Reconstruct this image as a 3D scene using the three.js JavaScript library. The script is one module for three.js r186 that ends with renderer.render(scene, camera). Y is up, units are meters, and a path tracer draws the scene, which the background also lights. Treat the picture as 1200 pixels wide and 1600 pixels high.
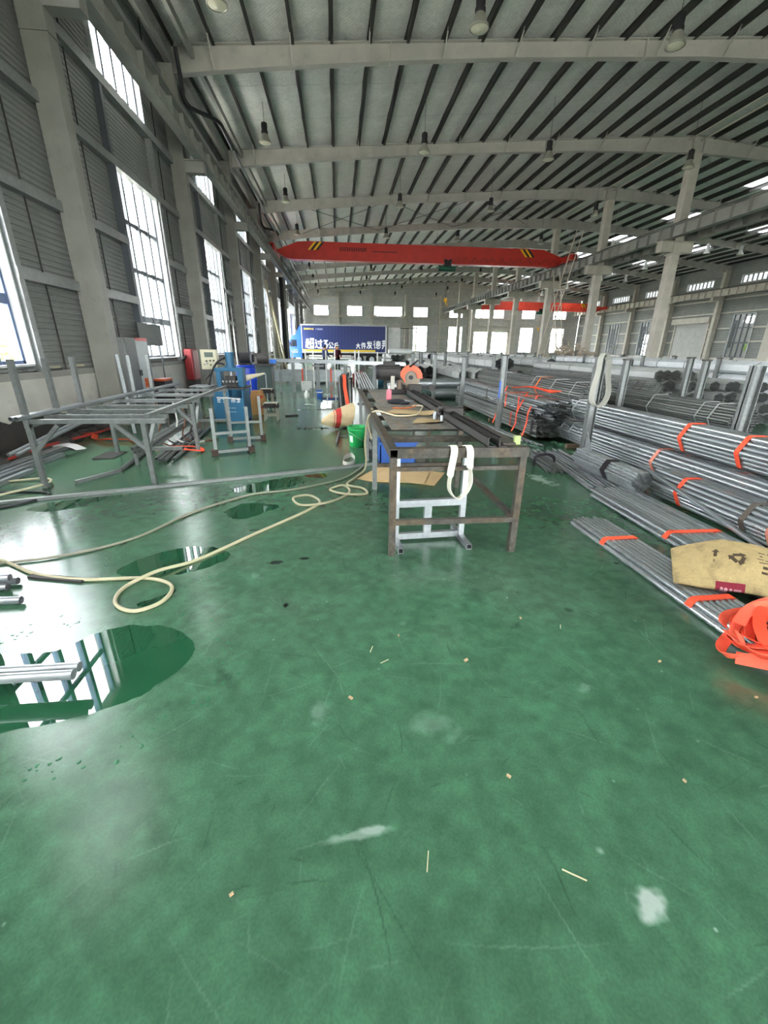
import * as THREE from 'three';
import { mergeGeometries, mergeVertices, toCreasedNormals } from 'three/addons/utils/BufferGeometryUtils.js';
import { RoundedBoxGeometry } from 'three/addons/geometries/RoundedBoxGeometry.js';
import { MarchingCubes } from 'three/addons/objects/MarchingCubes.js';

// ---------- camera, sky, exposure ----------
const scene = new THREE.Scene();
const camera = new THREE.PerspectiveCamera(2 * Math.atan(800 / 663.78) * 180 / Math.PI, 1200 / 1600, 0.05, 400);
camera.position.set(0, 1.5, 0);
camera.rotation.set(-0.3666, -0.1071, 0.0118, 'YXZ');
scene.background = new THREE.Color(0.94, 0.98, 1.0);
scene.backgroundIntensity = 30;
const renderer = new THREE.WebGLRenderer({ antialias: true });
renderer.toneMapping = THREE.LinearToneMapping;
renderer.toneMappingExposure = 1.0;
renderer.shadowMap.enabled = true;

// ---------- helpers ----------
let seed = 12345;
const rnd = () => { seed = (seed * 1664525 + 1013904223) >>> 0; return seed / 4294967296; };
const rr = (a, b) => a + (b - a) * rnd();
const V = (x, y, z) => new THREE.Vector3(x, y, z);
const used = new Map();
function numbered(name) {
  const n = used.get(name) || 0; used.set(name, n + 1);
  return n ? name + '_' + String(n).padStart(3, '0') : name;
}
// uv in metres, from the dominant axis of each vertex normal
function metric(g) {
  const p = g.attributes.position, n = g.attributes.normal, uv = new Float32Array(p.count * 2);
  for (let i = 0; i < p.count; i++) {
    const ax = Math.abs(n.getX(i)), ay = Math.abs(n.getY(i)), az = Math.abs(n.getZ(i));
    const x = p.getX(i), y = p.getY(i), z = p.getZ(i);
    if (ay >= ax && ay >= az) { uv[2 * i] = x; uv[2 * i + 1] = z; }
    else if (ax >= az) { uv[2 * i] = z; uv[2 * i + 1] = y; }
    else { uv[2 * i] = x; uv[2 * i + 1] = y; }
  }
  g.setAttribute('uv', new THREE.BufferAttribute(uv, 2));
  return g;
}
const clean = g => { const o = g.index ? g.toNonIndexed() : g; for (const k of Object.keys(o.attributes)) if (!['position', 'normal', 'uv'].includes(k)) o.deleteAttribute(k); return o; };
const UPV = V(0, 1, 0);
const frameM = (a, b, up = UPV) => {           // z axis from a to b
  const z = b.clone().sub(a).normalize(); let u = up.clone(); if (Math.abs(u.dot(z)) > 0.99) u = V(1, 0, 0);
  const x = u.clone().cross(z).normalize(), y = z.clone().cross(x);
  return new THREE.Matrix4().makeBasis(x, y, z).setPosition(a.clone().add(b).multiplyScalar(0.5));
};
class MB {
  constructor() { this.g = []; }
  add(g) { this.g.push(clean(g)); return this; }
  box(x, y, z, sx, sy, sz, ry = 0, rx = 0, rz = 0) {
    const g = new THREE.BoxGeometry(sx, sy, sz); if (rx || ry || rz) g.applyMatrix4(new THREE.Matrix4().makeRotationFromEuler(new THREE.Euler(rx, ry, rz, 'YXZ')));
    g.translate(x, y, z); return this.add(g);
  }
  span(x0, x1, y0, y1, z0, z1) { return this.box((x0 + x1) / 2, (y0 + y1) / 2, (z0 + z1) / 2, Math.abs(x1 - x0), Math.abs(y1 - y0), Math.abs(z1 - z0)); }
  hollow(x0, x1, y0, y1, z0, z1, t = 0.004) { return this.span(x0, x1, y0, y0 + t, z0, z1).span(x0, x1, y1 - t, y1, z0, z1).span(x0, x0 + t, y0 + t, y1 - t, z0, z1).span(x1 - t, x1, y0 + t, y1 - t, z0, z1); }   // open square tube along z
  rbox(x, y, z, sx, sy, sz, r, ry = 0) { const g = new RoundedBoxGeometry(sx, sy, sz, 2, r); if (ry) g.rotateY(ry); g.translate(x, y, z); return this.add(g); }
  bar(a, b, w, h, up) { const g = new THREE.BoxGeometry(w, h, a.distanceTo(b)); g.applyMatrix4(frameM(a, b, up)); return this.add(g); }
  cyl(a, b, r, r2 = r, seg = 16, open = false) {
    const g = new THREE.CylinderGeometry(r2, r, a.distanceTo(b), seg, 1, open); g.rotateX(Math.PI / 2); g.applyMatrix4(frameM(a, b)); return this.add(g);
  }
  pipe(a, b, r, t = 0.15, seg = 12) { const g = pipeGeo(r, a.distanceTo(b), t, seg).clone(); g.applyMatrix4(frameM(a, b)); return this.add(g); }
  tube(pts, r, seg = 60, rad = 8, closed = false) { return this.add(new THREE.TubeGeometry(new THREE.CatmullRomCurve3(pts, closed), seg, r, rad, closed)); }
  lathe(pts, x, y, z, seg = 24) { const g = new THREE.LatheGeometry(pts.map(p => new THREE.Vector2(p[0], p[1])), seg); g.translate(x, y, z); return this.add(g); }
  sph(x, y, z, r, sx = 1, sy = 1, sz = 1, seg = 16) { const g = new THREE.SphereGeometry(r, seg, Math.max(6, seg >> 1)); g.scale(sx, sy, sz); g.translate(x, y, z); return this.add(g); }
  prism(poly, h, m) { const s = new THREE.Shape(poly.map(p => new THREE.Vector2(p[0], p[1]))); const g = new THREE.ExtrudeGeometry(s, { depth: h, bevelEnabled: false }); if (m) g.applyMatrix4(m); return this.add(g); }
  geo(noMetric) { const g = this.g.length === 1 ? this.g[0] : mergeGeometries(this.g); if (!noMetric) metric(g); return g; }
  build(name, mat, parent, noMetric) {
    const m = new THREE.Mesh(this.geo(noMetric), mat); m.name = name; m.castShadow = m.receiveShadow = true;
    if (parent) parent.add(m); return m;
  }
}
const mb = () => new MB();
const pipeCache = new Map();
function pipeGeo(r, L, t = 0.15, seg = 12) {     // hollow round tube along z, centred
  const key = [r, L.toFixed(3), t, seg].join();
  if (!pipeCache.has(key)) {
    const ri = r * (1 - t), h = L / 2;
    const g = new THREE.LatheGeometry([[ri, -h], [r, -h], [r, h], [ri, h], [ri, -h]].map(p => new THREE.Vector2(...p)), seg);
    g.rotateX(Math.PI / 2);
    pipeCache.set(key, metric(clean(toCreasedNormals(g, 0.9))));
  }
  return pipeCache.get(key);
}
function pipeMesh(name, a, b, r, mat, parent, t = 0.15, seg = 12) {
  const m = mesh(name, pipeGeo(r, a.distanceTo(b), t, seg), mat, parent); const f = frameM(a, b); m.position.setFromMatrixPosition(f); m.quaternion.setFromRotationMatrix(f); return m;
}
function mesh(name, geo, mat, parent) { const m = new THREE.Mesh(geo, mat); m.name = name; m.castShadow = m.receiveShadow = true; if (parent) parent.add(m); return m; }
function tag(o, label, category, group, kind) {
  o.userData.label = label; if (category) o.userData.category = category; if (group) o.userData.group = group; if (kind) o.userData.kind = kind; return o;
}
function thing(name, label, category, [x, y, z] = [0, 0, 0], ry = 0, group) {
  const o = new THREE.Group(); o.name = numbered(name); o.position.set(x, y, z); o.rotation.y = ry; scene.add(o); return tag(o, label, category, group);
}
function single(name, m, mat, label, category, group) { const o = m.build(numbered(name), mat, scene); return tag(o, label, category, group); }
function struct(name, label) { const o = new THREE.Group(); o.name = numbered(name); o.userData.kind = 'structure'; if (label) o.userData.label = label; scene.add(o); return o; }
function dup(root, pos, ry, label, group) {
  const r = root.clone(); r.name = numbered(root.name.replace(/_\d\d\d$/, '')); scene.add(r); r.position.set(...pos); if (ry !== undefined) r.rotation.y = ry;
  r.userData = { ...root.userData }; if (label) r.userData.label = label; if (group === ' ') delete r.userData.group; else if (group) r.userData.group = group; return r;
}
// ---------- noise and textures ----------
function lattice(n, s) { let q = s; const a = new Float32Array(n * n); for (let i = 0; i < n * n; i++) { q = (q * 1664525 + 1013904223) >>> 0; a[i] = q / 4294967296; } return a; }
const LAT = lattice(256, 77);
function vnoise(x, y, per) {                      // tileable value noise, period per
  const xi = Math.floor(x), yi = Math.floor(y), fx = x - xi, fy = y - yi, u = fx * fx * (3 - 2 * fx), v = fy * fy * (3 - 2 * fy);
  const m = k => ((k % per) + per) % per, x0 = m(xi) & 255, x1 = m(xi + 1) & 255, y0 = (m(yi) & 255) << 8, y1 = (m(yi + 1) & 255) << 8;
  return (LAT[y0 + x0] * (1 - u) + LAT[y0 + x1] * u) * (1 - v) + (LAT[y1 + x0] * (1 - u) + LAT[y1 + x1] * u) * v;
}
function fbm(x, y, per, oct) { let s = 0, a = 0.5, t = 0; for (let i = 0; i < oct; i++) { s += a * vnoise(x, y, per); t += a; x *= 2; y *= 2; per *= 2; a *= 0.5; } return s / t; }
function dataTex(w, h, fn, srgb, rx = 1, ry = rx) {
  const d = new Uint8Array(w * h * 4);
  for (let j = 0; j < h; j++) for (let i = 0; i < w; i++) {
    const c = fn(i / w, j / h), k = 4 * (j * w + i);
    if (typeof c === 'number') { d[k] = d[k + 1] = d[k + 2] = Math.max(0, Math.min(255, c * 255)); } else for (let q = 0; q < 3; q++) d[k + q] = Math.max(0, Math.min(255, c[q] * 255));
    d[k + 3] = 255;
  }
  const t = new THREE.DataTexture(d, w, h); t.wrapS = t.wrapT = THREE.RepeatWrapping; t.magFilter = THREE.LinearFilter; t.minFilter = THREE.LinearMipmapLinearFilter; t.generateMipmaps = true;
  if (srgb) t.colorSpace = THREE.SRGBColorSpace; t.repeat.set(rx, ry); t.needsUpdate = true; return t;
}
const sm = (a, b, x) => { const t = Math.max(0, Math.min(1, (x - a) / (b - a))); return t * t * (3 - 2 * t); };
const grime = dataTex(512, 512, (u, v) => 0.88 + 0.14 * fbm(u * 6, v * 6, 6, 5) - 0.06 * sm(0.6, 0.85, fbm(u * 14 + 3, v * 14, 14, 4)), true, 0.5);
const galv = dataTex(512, 512, (u, v) => { const a = fbm(u * 40, v * 40, 40, 3), b = fbm(u * 5, v * 5, 5, 4); return 0.8 + 0.13 * a + 0.12 * (b - 0.5); }, true, 1);
const grimeR = dataTex(256, 256, (u, v) => 0.55 + 0.45 * fbm(u * 8, v * 8, 8, 4), false, 1);
const rusty = dataTex(512, 512, (u, v) => { const a = fbm(u * 7, v * 7, 7, 5), b = fbm(u * 30, v * 30, 30, 3), k = sm(0.45, 0.68, a); const l = 0.75 + 0.5 * (b - 0.5); return [l * (0.55 + 0.06 * k), l * (0.54 + 0.0 * k), l * (0.51 - 0.06 * k)]; }, true, 1);
const std = (c, rough = 0.6, metal = 0, o = {}) => new THREE.MeshStandardMaterial({ color: c, roughness: rough, metalness: metal, ...o });
const painted = (c, rough = 0.5, o = {}) => std(c, rough, 0, { map: grime, roughnessMap: null, ...o });
const MAT = {
  column: painted(0x9a988f, 0.5), rafter: painted(0xbdb9b0, 0.5), girder: painted(0x9d9d95, 0.5), girderR: painted(0xc9c2b4, 0.55),
  clad: painted(0x868883, 0.5), cladOut: painted(0x9a9c9a, 0.7), girt: std(0xa3a5a3, 0.45, 0.3, { map: galv }), gable: painted(0xb9b8b3, 0.6),
  purlin: std(0x33322f, 0.65, 0.1, { map: grime }), plaster: painted(0xd2cec4, 0.85), capstone: painted(0xa09d95, 0.9), stain: painted(0x3a3733, 0.9),
  frame: std(0x5a5f63, 0.45, 0.4), frameB: std(0x4a5b7c, 0.4, 0.2), reveal: painted(0xe6e8ea, 0.5),
  glass: new THREE.MeshPhysicalMaterial({ color: 0xffffff, roughness: 0.02, transmission: 1, thickness: 0, ior: 1.5 }),
  galv: std(0xb2b7b9, 0.36, 0.65, { map: galv }), galvDull: std(0x8d918f, 0.5, 0.5, { map: galv }), black: std(0x17171a, 0.6), rubber: std(0x1c1c1c, 0.8),
  red: painted(0xc6281c, 0.42), orange: painted(0xff5a38, 0.8), white: painted(0xe8e8e4, 0.5), dark: std(0x3c3a38, 0.65, 0.3, { map: grime }),
  rust: std(0xa8a49d, 0.6, 0.3, { map: rusty }), blue: painted(0x225f80, 0.5), blueBarrel: std(0x1740c0, 0.4),
};
const cz = k => -9.37 - 6.57 * k;                // frame lines along the hall
const XW = -4.8, XR = 37.4, XM = 16.4, ZB = cz(-3), ZG = cz(9);
// ---------- floor ----------
const floorTile = 10;
{
  const N = 2048;
  const scr = new Float32Array(N * N);          // scratches and marks painted on a 10 m tile: u -> x from -4.8, v -> z from +1 to -9
  const put = (x, y, a) => { x = ((x | 0) % N + N) % N; y = ((y | 0) % N + N) % N; const k = y * N + x; if (Math.abs(a) > Math.abs(scr[k])) scr[k] = a; };
  for (let i = 0; i < 5200; i++) {
    let x = rnd() * N, y = rnd() * N, a = rnd() * 6.28, L = 8 + rnd() * rnd() * 90, s = (rnd() < 0.66 ? 1 : -1.5) * rr(0.04, 0.15);
    for (let k = 0; k < L; k++) { x += Math.cos(a); y += Math.sin(a); a += rr(-0.03, 0.03); put(x, y, s * (1 - Math.abs(2 * k / L - 1) * 0.6)); }
  }
  const toPx = (x, z) => [(x + 4.8) / 10 * N, (1 - z) / 10 * N];
  const smear = (x, z, rx, rz, s, ang = 0) => {  // pale plaster dust / dark drips with a ragged outline
    const [cx, cy] = toPx(x, z), R = Math.max(rx, rz) / 10 * N * 1.3;
    for (let j = -R; j <= R; j++) for (let i = -R; i <= R; i++) {
      const c = Math.cos(ang), q = Math.sin(ang), a = (i * c + j * q) / (rx / 10 * N), b = (-i * q + j * c) / (rz / 10 * N);
      const d = Math.hypot(a, b) + 0.75 * (fbm((cx + i) / 9, (cy + j) / 9, 256, 4) - 0.5) * 2;
      if (d < 1) put(cx + i, cy + j, s * Math.min(1, (1 - d) * 1.5));
    }
  };
  smear(0.86, -0.66, 0.055, 0.05, 0.62); smear(0.8, -0.81, 0.018, 0.016, 0.4); smear(0.02, -0.93, 0.13, 0.016, 0.36, 0.08); smear(0.08, -0.94, 0.06, 0.014, 0.5, 0.08); smear(2.5, -4.85, 0.12, 0.3, 0.6, 0.2);
  smear(-0.35, -0.45, 0.05, 0.05, 0.25); smear(-0.12, -1.45, 0.05, 0.09, 0.22); smear(0.35, -1.35, 0.12, 0.06, 0.16); smear(-0.5, -2.9, 0.06, 0.03, -0.6); smear(-0.3, -2.95, 0.05, 0.02, -0.5); smear(-0.36, -2.32, 0.02, 0.03, -0.6);
  for (let i = 0; i < 130; i++) smear(rr(-4.6, 5), rr(-8.8, 0.8), rr(0.02, 0.12), rr(0.015, 0.06), rr(-0.3, 0.2), rnd() * 3);
  for (let i = 0; i < 260; i++) smear(rr(-4.6, 5), rr(-8.8, 0.8), 0.006, 0.006, rr(0.2, 0.7));
  const map = dataTex(N, N, (u, v) => {
    const k = (Math.floor(v * N) * N + Math.floor(u * N)), a = fbm(u * 7, v * 7, 7, 6), b = fbm(u * 3 + 0.3, v * 3, 3, 4), w = fbm(u * 60, v * 60, 60, 3), s = scr[k];
    const l = 0.86 + 0.16 * (a - 0.5) + 0.12 * (b - 0.5) + 0.10 * (w - 0.5) + 0.22 * (fbm(u * 180, v * 180, 180, 2) - 0.5), d = sm(0.55, 0.75, fbm(u * 5 + 0.5, v * 5 + 0.2, 5, 6)) * 0.35;
    let c = [0.268 * l, 0.432 * l, 0.325 * l]; const g = [0.36, 0.43, 0.375];
    c = c.map((q, i) => q * (1 - d) + g[i] * l * d);
    const dz = (rnd() - 0.5) * 0.12; c = c.map(q => q * (1 + dz) + (rnd() - 0.5) / 200);
    return s >= 0 ? c.map((q, i) => q + (0.80 - q) * s) : c.map(q => q * (1 + s));
  }, true, 1 / floorTile);
  const rmap = dataTex(1024, 1024, (u, v) => { const a = fbm(u * 9, v * 9, 9, 6), b = fbm(u * 40, v * 40, 40, 3); return 0.12 + 0.11 * a + 0.05 * b + (rnd() - 0.5) * 0.03; }, false, 1 / floorTile);
  const bmap = dataTex(1024, 1024, (u, v) => fbm(u * 50, v * 50, 50, 4) * 0.6 + 0.4 * fbm(u * 12, v * 12, 12, 4), false, 1 / floorTile);
  const fm = std(0xffffff, 1, 0, { map, roughnessMap: rmap, bumpMap: bmap, bumpScale: 0.0012 });
  const g = new THREE.BoxGeometry(XR - XW + 0.6, 0.3, ZB - ZG + 0.6); g.translate((XR + XW) / 2, -0.15, (ZB + ZG) / 2);
  metric(g); const uv = g.attributes.uv; for (let i = 0; i < uv.count; i++) uv.setXY(i, uv.getX(i) + 4.8, 1 - uv.getY(i));
  const f = mesh('floor', g, fm, scene); tag(f, 'green painted concrete factory floor, scuffed and wet in places', null, null, 'structure');
  const og = mesh('outside_ground', new THREE.BoxGeometry(300, 0.2, 300).translate(16, -0.42, -30), painted(0xa9a69c, 0.9), scene); tag(og, 'pale concrete yard outside the hall', null, null, 'structure');
}
{ // neighbouring hall just outside the far side wall
  const o = struct('neighbour_building', 'grey neighbouring hall seen through the far side windows'); mb().span(39.0, 44, -0.3, 11, -80, 12).build('outer_wall', painted(0xa8aaa6, 0.8), o); for (let i = 0; i < 12; i++) mb().span(38.95, 39.0, 2, 4.5, -70 + i * 6.6, -68 + i * 6.6).build('window_recess', painted(0x55595c, 0.4), o);
}
// ---------- walls ----------
function corr(y0, y1, a0, a1, at, side, amp = 0.016, pitch = 0.1) {   // ribbed sheet on the plane x = at, ribs along z
  const n = Math.max(1, Math.round((y1 - y0) / pitch * 6)), pos = [], idx = [];
  for (let i = 0; i <= n; i++) {
    const y = y0 + (y1 - y0) * i / n, w = ((y / pitch) % 1 + 1) % 1, t = w < 0.35 ? 0 : w < 0.5 ? (w - 0.35) / 0.15 : w < 0.85 ? 1 : (1 - w) / 0.15;
    pos.push(at + side * amp * t, y, a0, at + side * amp * t, y, a1);
    if (i) { const b = 2 * i; idx.push(b - 2, b - 1, b, b - 1, b + 1, b); }
  }
  const g = new THREE.BufferGeometry(); g.setAttribute('position', new THREE.Float32BufferAttribute(pos, 3)); g.setIndex(idx);
  const ng = g.toNonIndexed(); ng.computeVertexNormals(); return ng;
}
function cells(u0, u1, v0, v1, holes) {           // rectangle minus holes -> rectangles
  const us = [...new Set([u0, u1, ...holes.flatMap(h => [h[0], h[1]])])].filter(q => q >= u0 && q <= u1).sort((a, b) => a - b), out = [];
  for (let i = 0; i + 1 < us.length; i++) {
    const m = (us[i] + us[i + 1]) / 2, hs = holes.filter(h => m > h[0] && m < h[1]).sort((a, b) => a[2] - b[2]); let y = v0;
    for (const h of hs) { if (h[2] > y) out.push([us[i], us[i + 1], y, h[2]]); y = Math.max(y, h[3]); }
    if (y < v1) out.push([us[i], us[i + 1], y, v1]);
  }
  return out;
}
const WL = { o0: 2.45, o1: 4.75, y0: 1.22, y1: 5.3, h0: 6.72, h1: 8.35 };
let windowCount = 0;
// framed glazing in the plane spanned by axis a (z or x) at distance 'at'
function windowUnit(axis, at, a0, a1, y0, y1, cols, rows, label, inward, frameMat = MAT.frame, skip = []) {
  const o = struct('window_' + (++windowCount), label), w = 0.05, d = 0.07;
  const span = (m, p0, p1, q0, q1, dd = d, off = 0) => axis === 'z' ? m.span(at + off - dd / 2, at + off + dd / 2, q0, q1, p0, p1) : m.span(p0, p1, q0, q1, at + off - dd / 2, at + off + dd / 2);
  const f = mb(); span(f, a0, a1, y0, y0 + w); span(f, a0, a1, y1 - w, y1); span(f, a0, a0 + w, y0, y1); span(f, a1 - w, a1, y0, y1); f.build('window_frame', frameMat, o);
  const us = [a0 + w / 2], vs = [y0 + w / 2]; for (let i = 1; i < cols; i++) us.push(a0 + (a1 - a0) * i / cols); us.push(a1 - w / 2);
  for (const r of rows) vs.push(r); vs.push(y1 - w / 2);
  for (let i = 1; i + 1 < us.length; i++) { const m = mb(); span(m, us[i] - 0.045, us[i] + 0.045, y0, y1, 0.1); m.build('mullion', frameMat, o); }
  rows.forEach((r, k) => { const m = mb(), t = k === 0 && rows.length > 1 ? 0.07 : 0.042; span(m, a0, a1, r - t, r + t, 0.056); m.build('transom', frameMat, o); });
  for (let i = 0; i + 1 < us.length; i++) for (let j = 0; j + 1 < vs.length; j++) { if (skip.includes(i + ',' + j)) continue; const m = mb(); span(m, us[i] + 0.01, us[i + 1] - 0.01, vs[j] + 0.01, vs[j + 1] - 0.01, 0.008); m.build('pane', MAT.glass, o); }
  const s = mb(); const e = 0.16 * inward;         // pale reveal on the inner side
  const rv = (p0, p1, q0, q1) => axis === 'z' ? s.span(at, at + e, q0, q1, p0, p1) : s.span(p0, p1, q0, q1, at, at + e);
  rv(a0 - 0.03, a0, y0 - 0.03, y1 + 0.03); rv(a1, a1 + 0.03, y0 - 0.03, y1 + 0.03); rv(a0, a1, y1, y1 + 0.03); rv(a0 - 0.03, a1 + 0.03, y0 - 0.03, y0);
  s.build('window_reveal', MAT.reveal, o);
  return o;
}
const roofY = x => x <= XM ? 9.66 + 0.072 * x : 9.66 + 0.072 * (2 * XM - x);       // underside of the roof lining
const rafTop = x => roofY(x) - 0.18;
// left wall: plastered plinth, ribbed sheets, girts
const sideDoor = [cz(6) + 0.55, cz(5) - 0.55, 0, 5.0];
const wallL = struct('wall_left', 'grey ribbed steel cladding over a white plastered plinth wall');
const wallR = struct('wall_right', 'pale ribbed steel cladding of the far side wall');
for (const c of cells(ZG, ZB, 0, 1.1, [[sideDoor[0], sideDoor[1], 0, 5]])) mb().span(XW - 0.2, XW + 0.04, c[2], c[3] - 0.1, c[0], c[1]).build('plinth', MAT.plaster, wallL);
for (const c of cells(ZG, ZB, 1.0, 1.1, [[sideDoor[0], sideDoor[1], 0, 5]])) mb().span(XW - 0.22, XW + 0.09, c[2], c[3], c[0], c[1]).build('plinth_cap', MAT.capstone, wallL);
const doorR = [cz(6) + 1.1, cz(5) - 0.9, 0, 4.4];
for (const c of cells(ZG, ZB, 0, 1.05, [doorR])) mb().span(XR - 0.04, XR + 0.2, c[2], c[3], c[0], c[1]).build('plinth', MAT.plaster, wallR);
for (let k = -3; k < 9; k++) {
  const a = cz(k), b = cz(k + 1), lo = [a - WL.o1, a - WL.o0, WL.y0, WL.y1], hi = [a - WL.o1, a - WL.o0, WL.h0, WL.h1];
  const isDoor = k === 5, holesL = isDoor ? [sideDoor, hi] : [lo, hi];
  const g = mb(), back = mb();
  for (const c of cells(b, a, 1.1, 9.42, holesL)) { g.add(corr(c[2], c[3], c[0], c[1], XW, 1, 0.022, 0.09)); back.span(XW - 0.16, XW - 0.1, c[2], c[3], c[0], c[1]); }
  g.build('cladding_sheet', MAT.clad, wallL); back.build('outer_sheet', MAT.cladOut, wallL);
  if (!isDoor) windowUnit('z', XW - 0.06, lo[0], lo[1], lo[2], lo[3], 4, [2.13, 3.22, 4.22], 'tall gridded window in the grey ribbed side wall', 1, k === -1 ? MAT.frameB : MAT.frame, k === 0 ? ['2,0', '3,0'] : []);
  windowUnit('z', XW - 0.06, hi[0], hi[1], hi[2], hi[3], 4, [], 'small high window above the tall one, behind the crane girder', 1);
  const ga = mb();
  for (const y of [2.5, 3.72, 5.2]) for (const c of cells(b + 0.14, a - 0.14, y - 0.09, y + 0.09, isDoor ? [[sideDoor[0] - 0.1, sideDoor[1] + 0.1, 0, 5.1]] : y < 5.1 ? [[lo[0] - 0.06, lo[1] + 0.06, y - 1, y + 1]] : [[lo[0], lo[1], 4, 5.25]])) if (c[1] - c[0] > 0.05) mb().span(XW + 0.03, XW + 0.17, y - 0.08, y + 0.08, c[0], c[1]).build('girt', MAT.girt, wallL);
  mb().span(XW + 0.016, XW + 0.18, 6.48, 6.66, b + 0.14, a - 0.14).build('girt', MAT.girt, wallL);
  mb().span(XW + 0.016, XW + 0.18, 8.42, 8.58, b + 0.14, a - 0.14).build('girt', MAT.girt, wallL);
  if (!isDoor) for (const q of [lo[1] + 0.12, lo[0] - 0.12]) mb().span(XW + 0.016, XW + 0.16, 1.1, 6.55, q - 0.06, q + 0.06).build('window_post', q > lo[1] ? MAT.frame : MAT.girt, wallL);
  for (const q of [a - 1.25, a - 5.6]) mb().cyl(V(XW + 0.06, 1.1, q), V(XW + 0.06, 9.2, q), 0.014, 0.014, 6).build('sag_rod', MAT.dark, wallL);
  // right wall
  const isDR = k === 5, holesR = isDR ? [doorR, [a - 5, a - 1.6, 7.55, 8.2]] : [lo.slice(0, 2).concat([1.1, 4.9]), [a - 5, a - 1.6, 7.55, 8.2]], gr = mb(), br = mb();
  for (const c of cells(b, a, 1.05, 9.42, holesR)) { gr.add(corr(c[2], c[3], c[0], c[1], XR, -1, 0.016, 0.2)); br.span(XR + 0.1, XR + 0.16, c[2], c[3], c[0], c[1]); }
  gr.build('cladding_sheet', MAT.clad, wallR); br.build('outer_sheet', MAT.cladOut, wallR);
  if (k > 0) {
    if (!isDR) windowUnit('z', XR + 0.06, lo[0], lo[1], 1.1, 4.9, 4, [2.4, 3.7], 'gridded window in the far side wall with greenery outside', -1);
    windowUnit('z', XR + 0.06, a - 5, a - 1.6, 7.55, 8.2, 7, [], 'low strip window high on the far side wall', -1);
    for (const y of [2.5, 3.7, 5.1, 6.3]) for (const c of cells(b + 0.2, a - 0.2, y - 0.05, y + 0.05, isDR ? [[doorR[0], doorR[1], 0, 4.5]] : [[lo[0], lo[1], 1, 4.95]])) mb().span(XR - 0.15, XR - 0.016, y - 0.06, y + 0.06, c[0], c[1]).build('girt', MAT.girderR, wallR);
  }
}
// roller shutter in the right wall
{
  const d = struct('door_1', 'closed roller shutter door with a pale housing in the far side wall');
  for (let y = 0; y < 4.38; y += 0.1) mb().span(XR - 0.02, XR + 0.03, y + 0.004, y + 0.096, doorR[0], doorR[1]).build('slat', MAT.gable, d);
  mb().span(XR + 0.03, XR + 0.06, 0, 4.4, doorR[0], doorR[1]).build('backing', MAT.gable, d);
  mb().span(XR - 0.45, XR, 4.3, 4.85, doorR[0] - 0.25, doorR[1] + 0.25).build('housing', MAT.girderR, d);
  for (const q of [doorR[0], doorR[1]]) mb().span(XR - 0.12, XR, 0, 4.4, q - 0.08, q + 0.08).build('guide_rail', MAT.girderR, d);
}
// gable wall at the far end
const wallG = struct('wall_far', 'grey panelled gable wall with columns and windows');
{
  const up = [[-3.2, -1.1], [1.65, 3.8], [5.6, 9.7], [11.45, 13.55], [16.9, 18.9], [20.9, 25.3], [28.2, 30.2], [33.2, 35.2]];
  const holes = up.map(([p, q]) => [p, q, 6.0, 7.3]);
  for (const [p, q] of [[-3.2, -1.1], [1.65, 3.8], [11.45, 13.6], [16.9, 19.0], [28.2, 30.2], [33.2, 35.2]]) holes.push([p, q, 1.2, 4.75]);
  holes.push([20.3, 26.2, 0, 4.05]);
  const xs = [-4.8, -0.2, 4.7, 9.9, 15.2, 20.1, 26.4, 32, 37.4];
  for (let i = 0; i + 1 < xs.length; i++) {
    const b = mb();
    for (const c of cells(xs[i], xs[i + 1], 0, 11.2, holes.map(h => [Math.max(h[0], xs[i]), Math.min(h[1], xs[i + 1]), h[2], h[3]]).filter(h => h[1] > h[0]))) b.span(c[0], c[1], c[2], c[3], ZG - 0.3, ZG - 0.18);
    b.build('wall_panel', MAT.gable, wallG);
  }
  for (const h of holes) if (h[3] !== 4.05) windowUnit('x', ZG - 0.24, h[0], h[1], h[2], h[3], h[2] > 5 ? Math.max(2, Math.round((h[1] - h[0]) / 1.05)) : 2, h[2] > 5 ? [] : [2.1, 3.0, 3.9], h[2] > 5 ? 'high window in the far gable wall' : 'tall window in the far gable wall', 1, MAT.girderR);
  for (const y of [1.9, 3.2, 4.9, 5.85, 7.45, 8.5]) for (const c of cells(-4.7, 37.3, y - 0.05, y + 0.05, holes)) mb().span(c[0], c[1], y - 0.05, y + 0.05, ZG - 0.18, ZG - 0.06).build('girt', MAT.girderR, wallG);
  const d = struct('door_2', 'open wide doorway letting daylight through the far gable wall');
  mb().span(20.1, 20.35, 0, 4.3, ZG - 0.3, ZG - 0.05).span(26.15, 26.4, 0, 4.3, ZG - 0.3, ZG - 0.05).span(20.1, 26.4, 4.05, 4.45, ZG - 0.3, ZG - 0.05).build('door_frame', MAT.girderR, d);
  // wall behind the photographer, with an open loading door
  const wallB = struct('wall_near', 'gable wall with an open loading doorway');
  for (const c of cells(-4.8, 37.4, 0, 11.2, [[3, 13, 0, 5], [15, 17, 1.2, 5], [20, 23, 1.2, 5]])) mb().span(c[0], c[1], c[2], c[3], ZB, ZB + 0.15).build('wall_panel', MAT.gable, wallB);
}
{
  const d = struct('door_3', 'side doorway where the lorry cab stands');
  const [p, q] = sideDoor; mb().span(XW - 0.2, XW + 0.1, 0, 5.1, p - 0.15, p).span(XW - 0.2, XW + 0.1, 0, 5.1, q, q + 0.15).span(XW - 0.2, XW + 0.1, 5, 5.15, p, q).build('door_frame', MAT.reveal, d);
  mb().span(XW - 0.1, XW + 0.6, 4.75, 5.35, p - 0.2, q + 0.2).build('shutter_housing', MAT.white, d);
}
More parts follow.
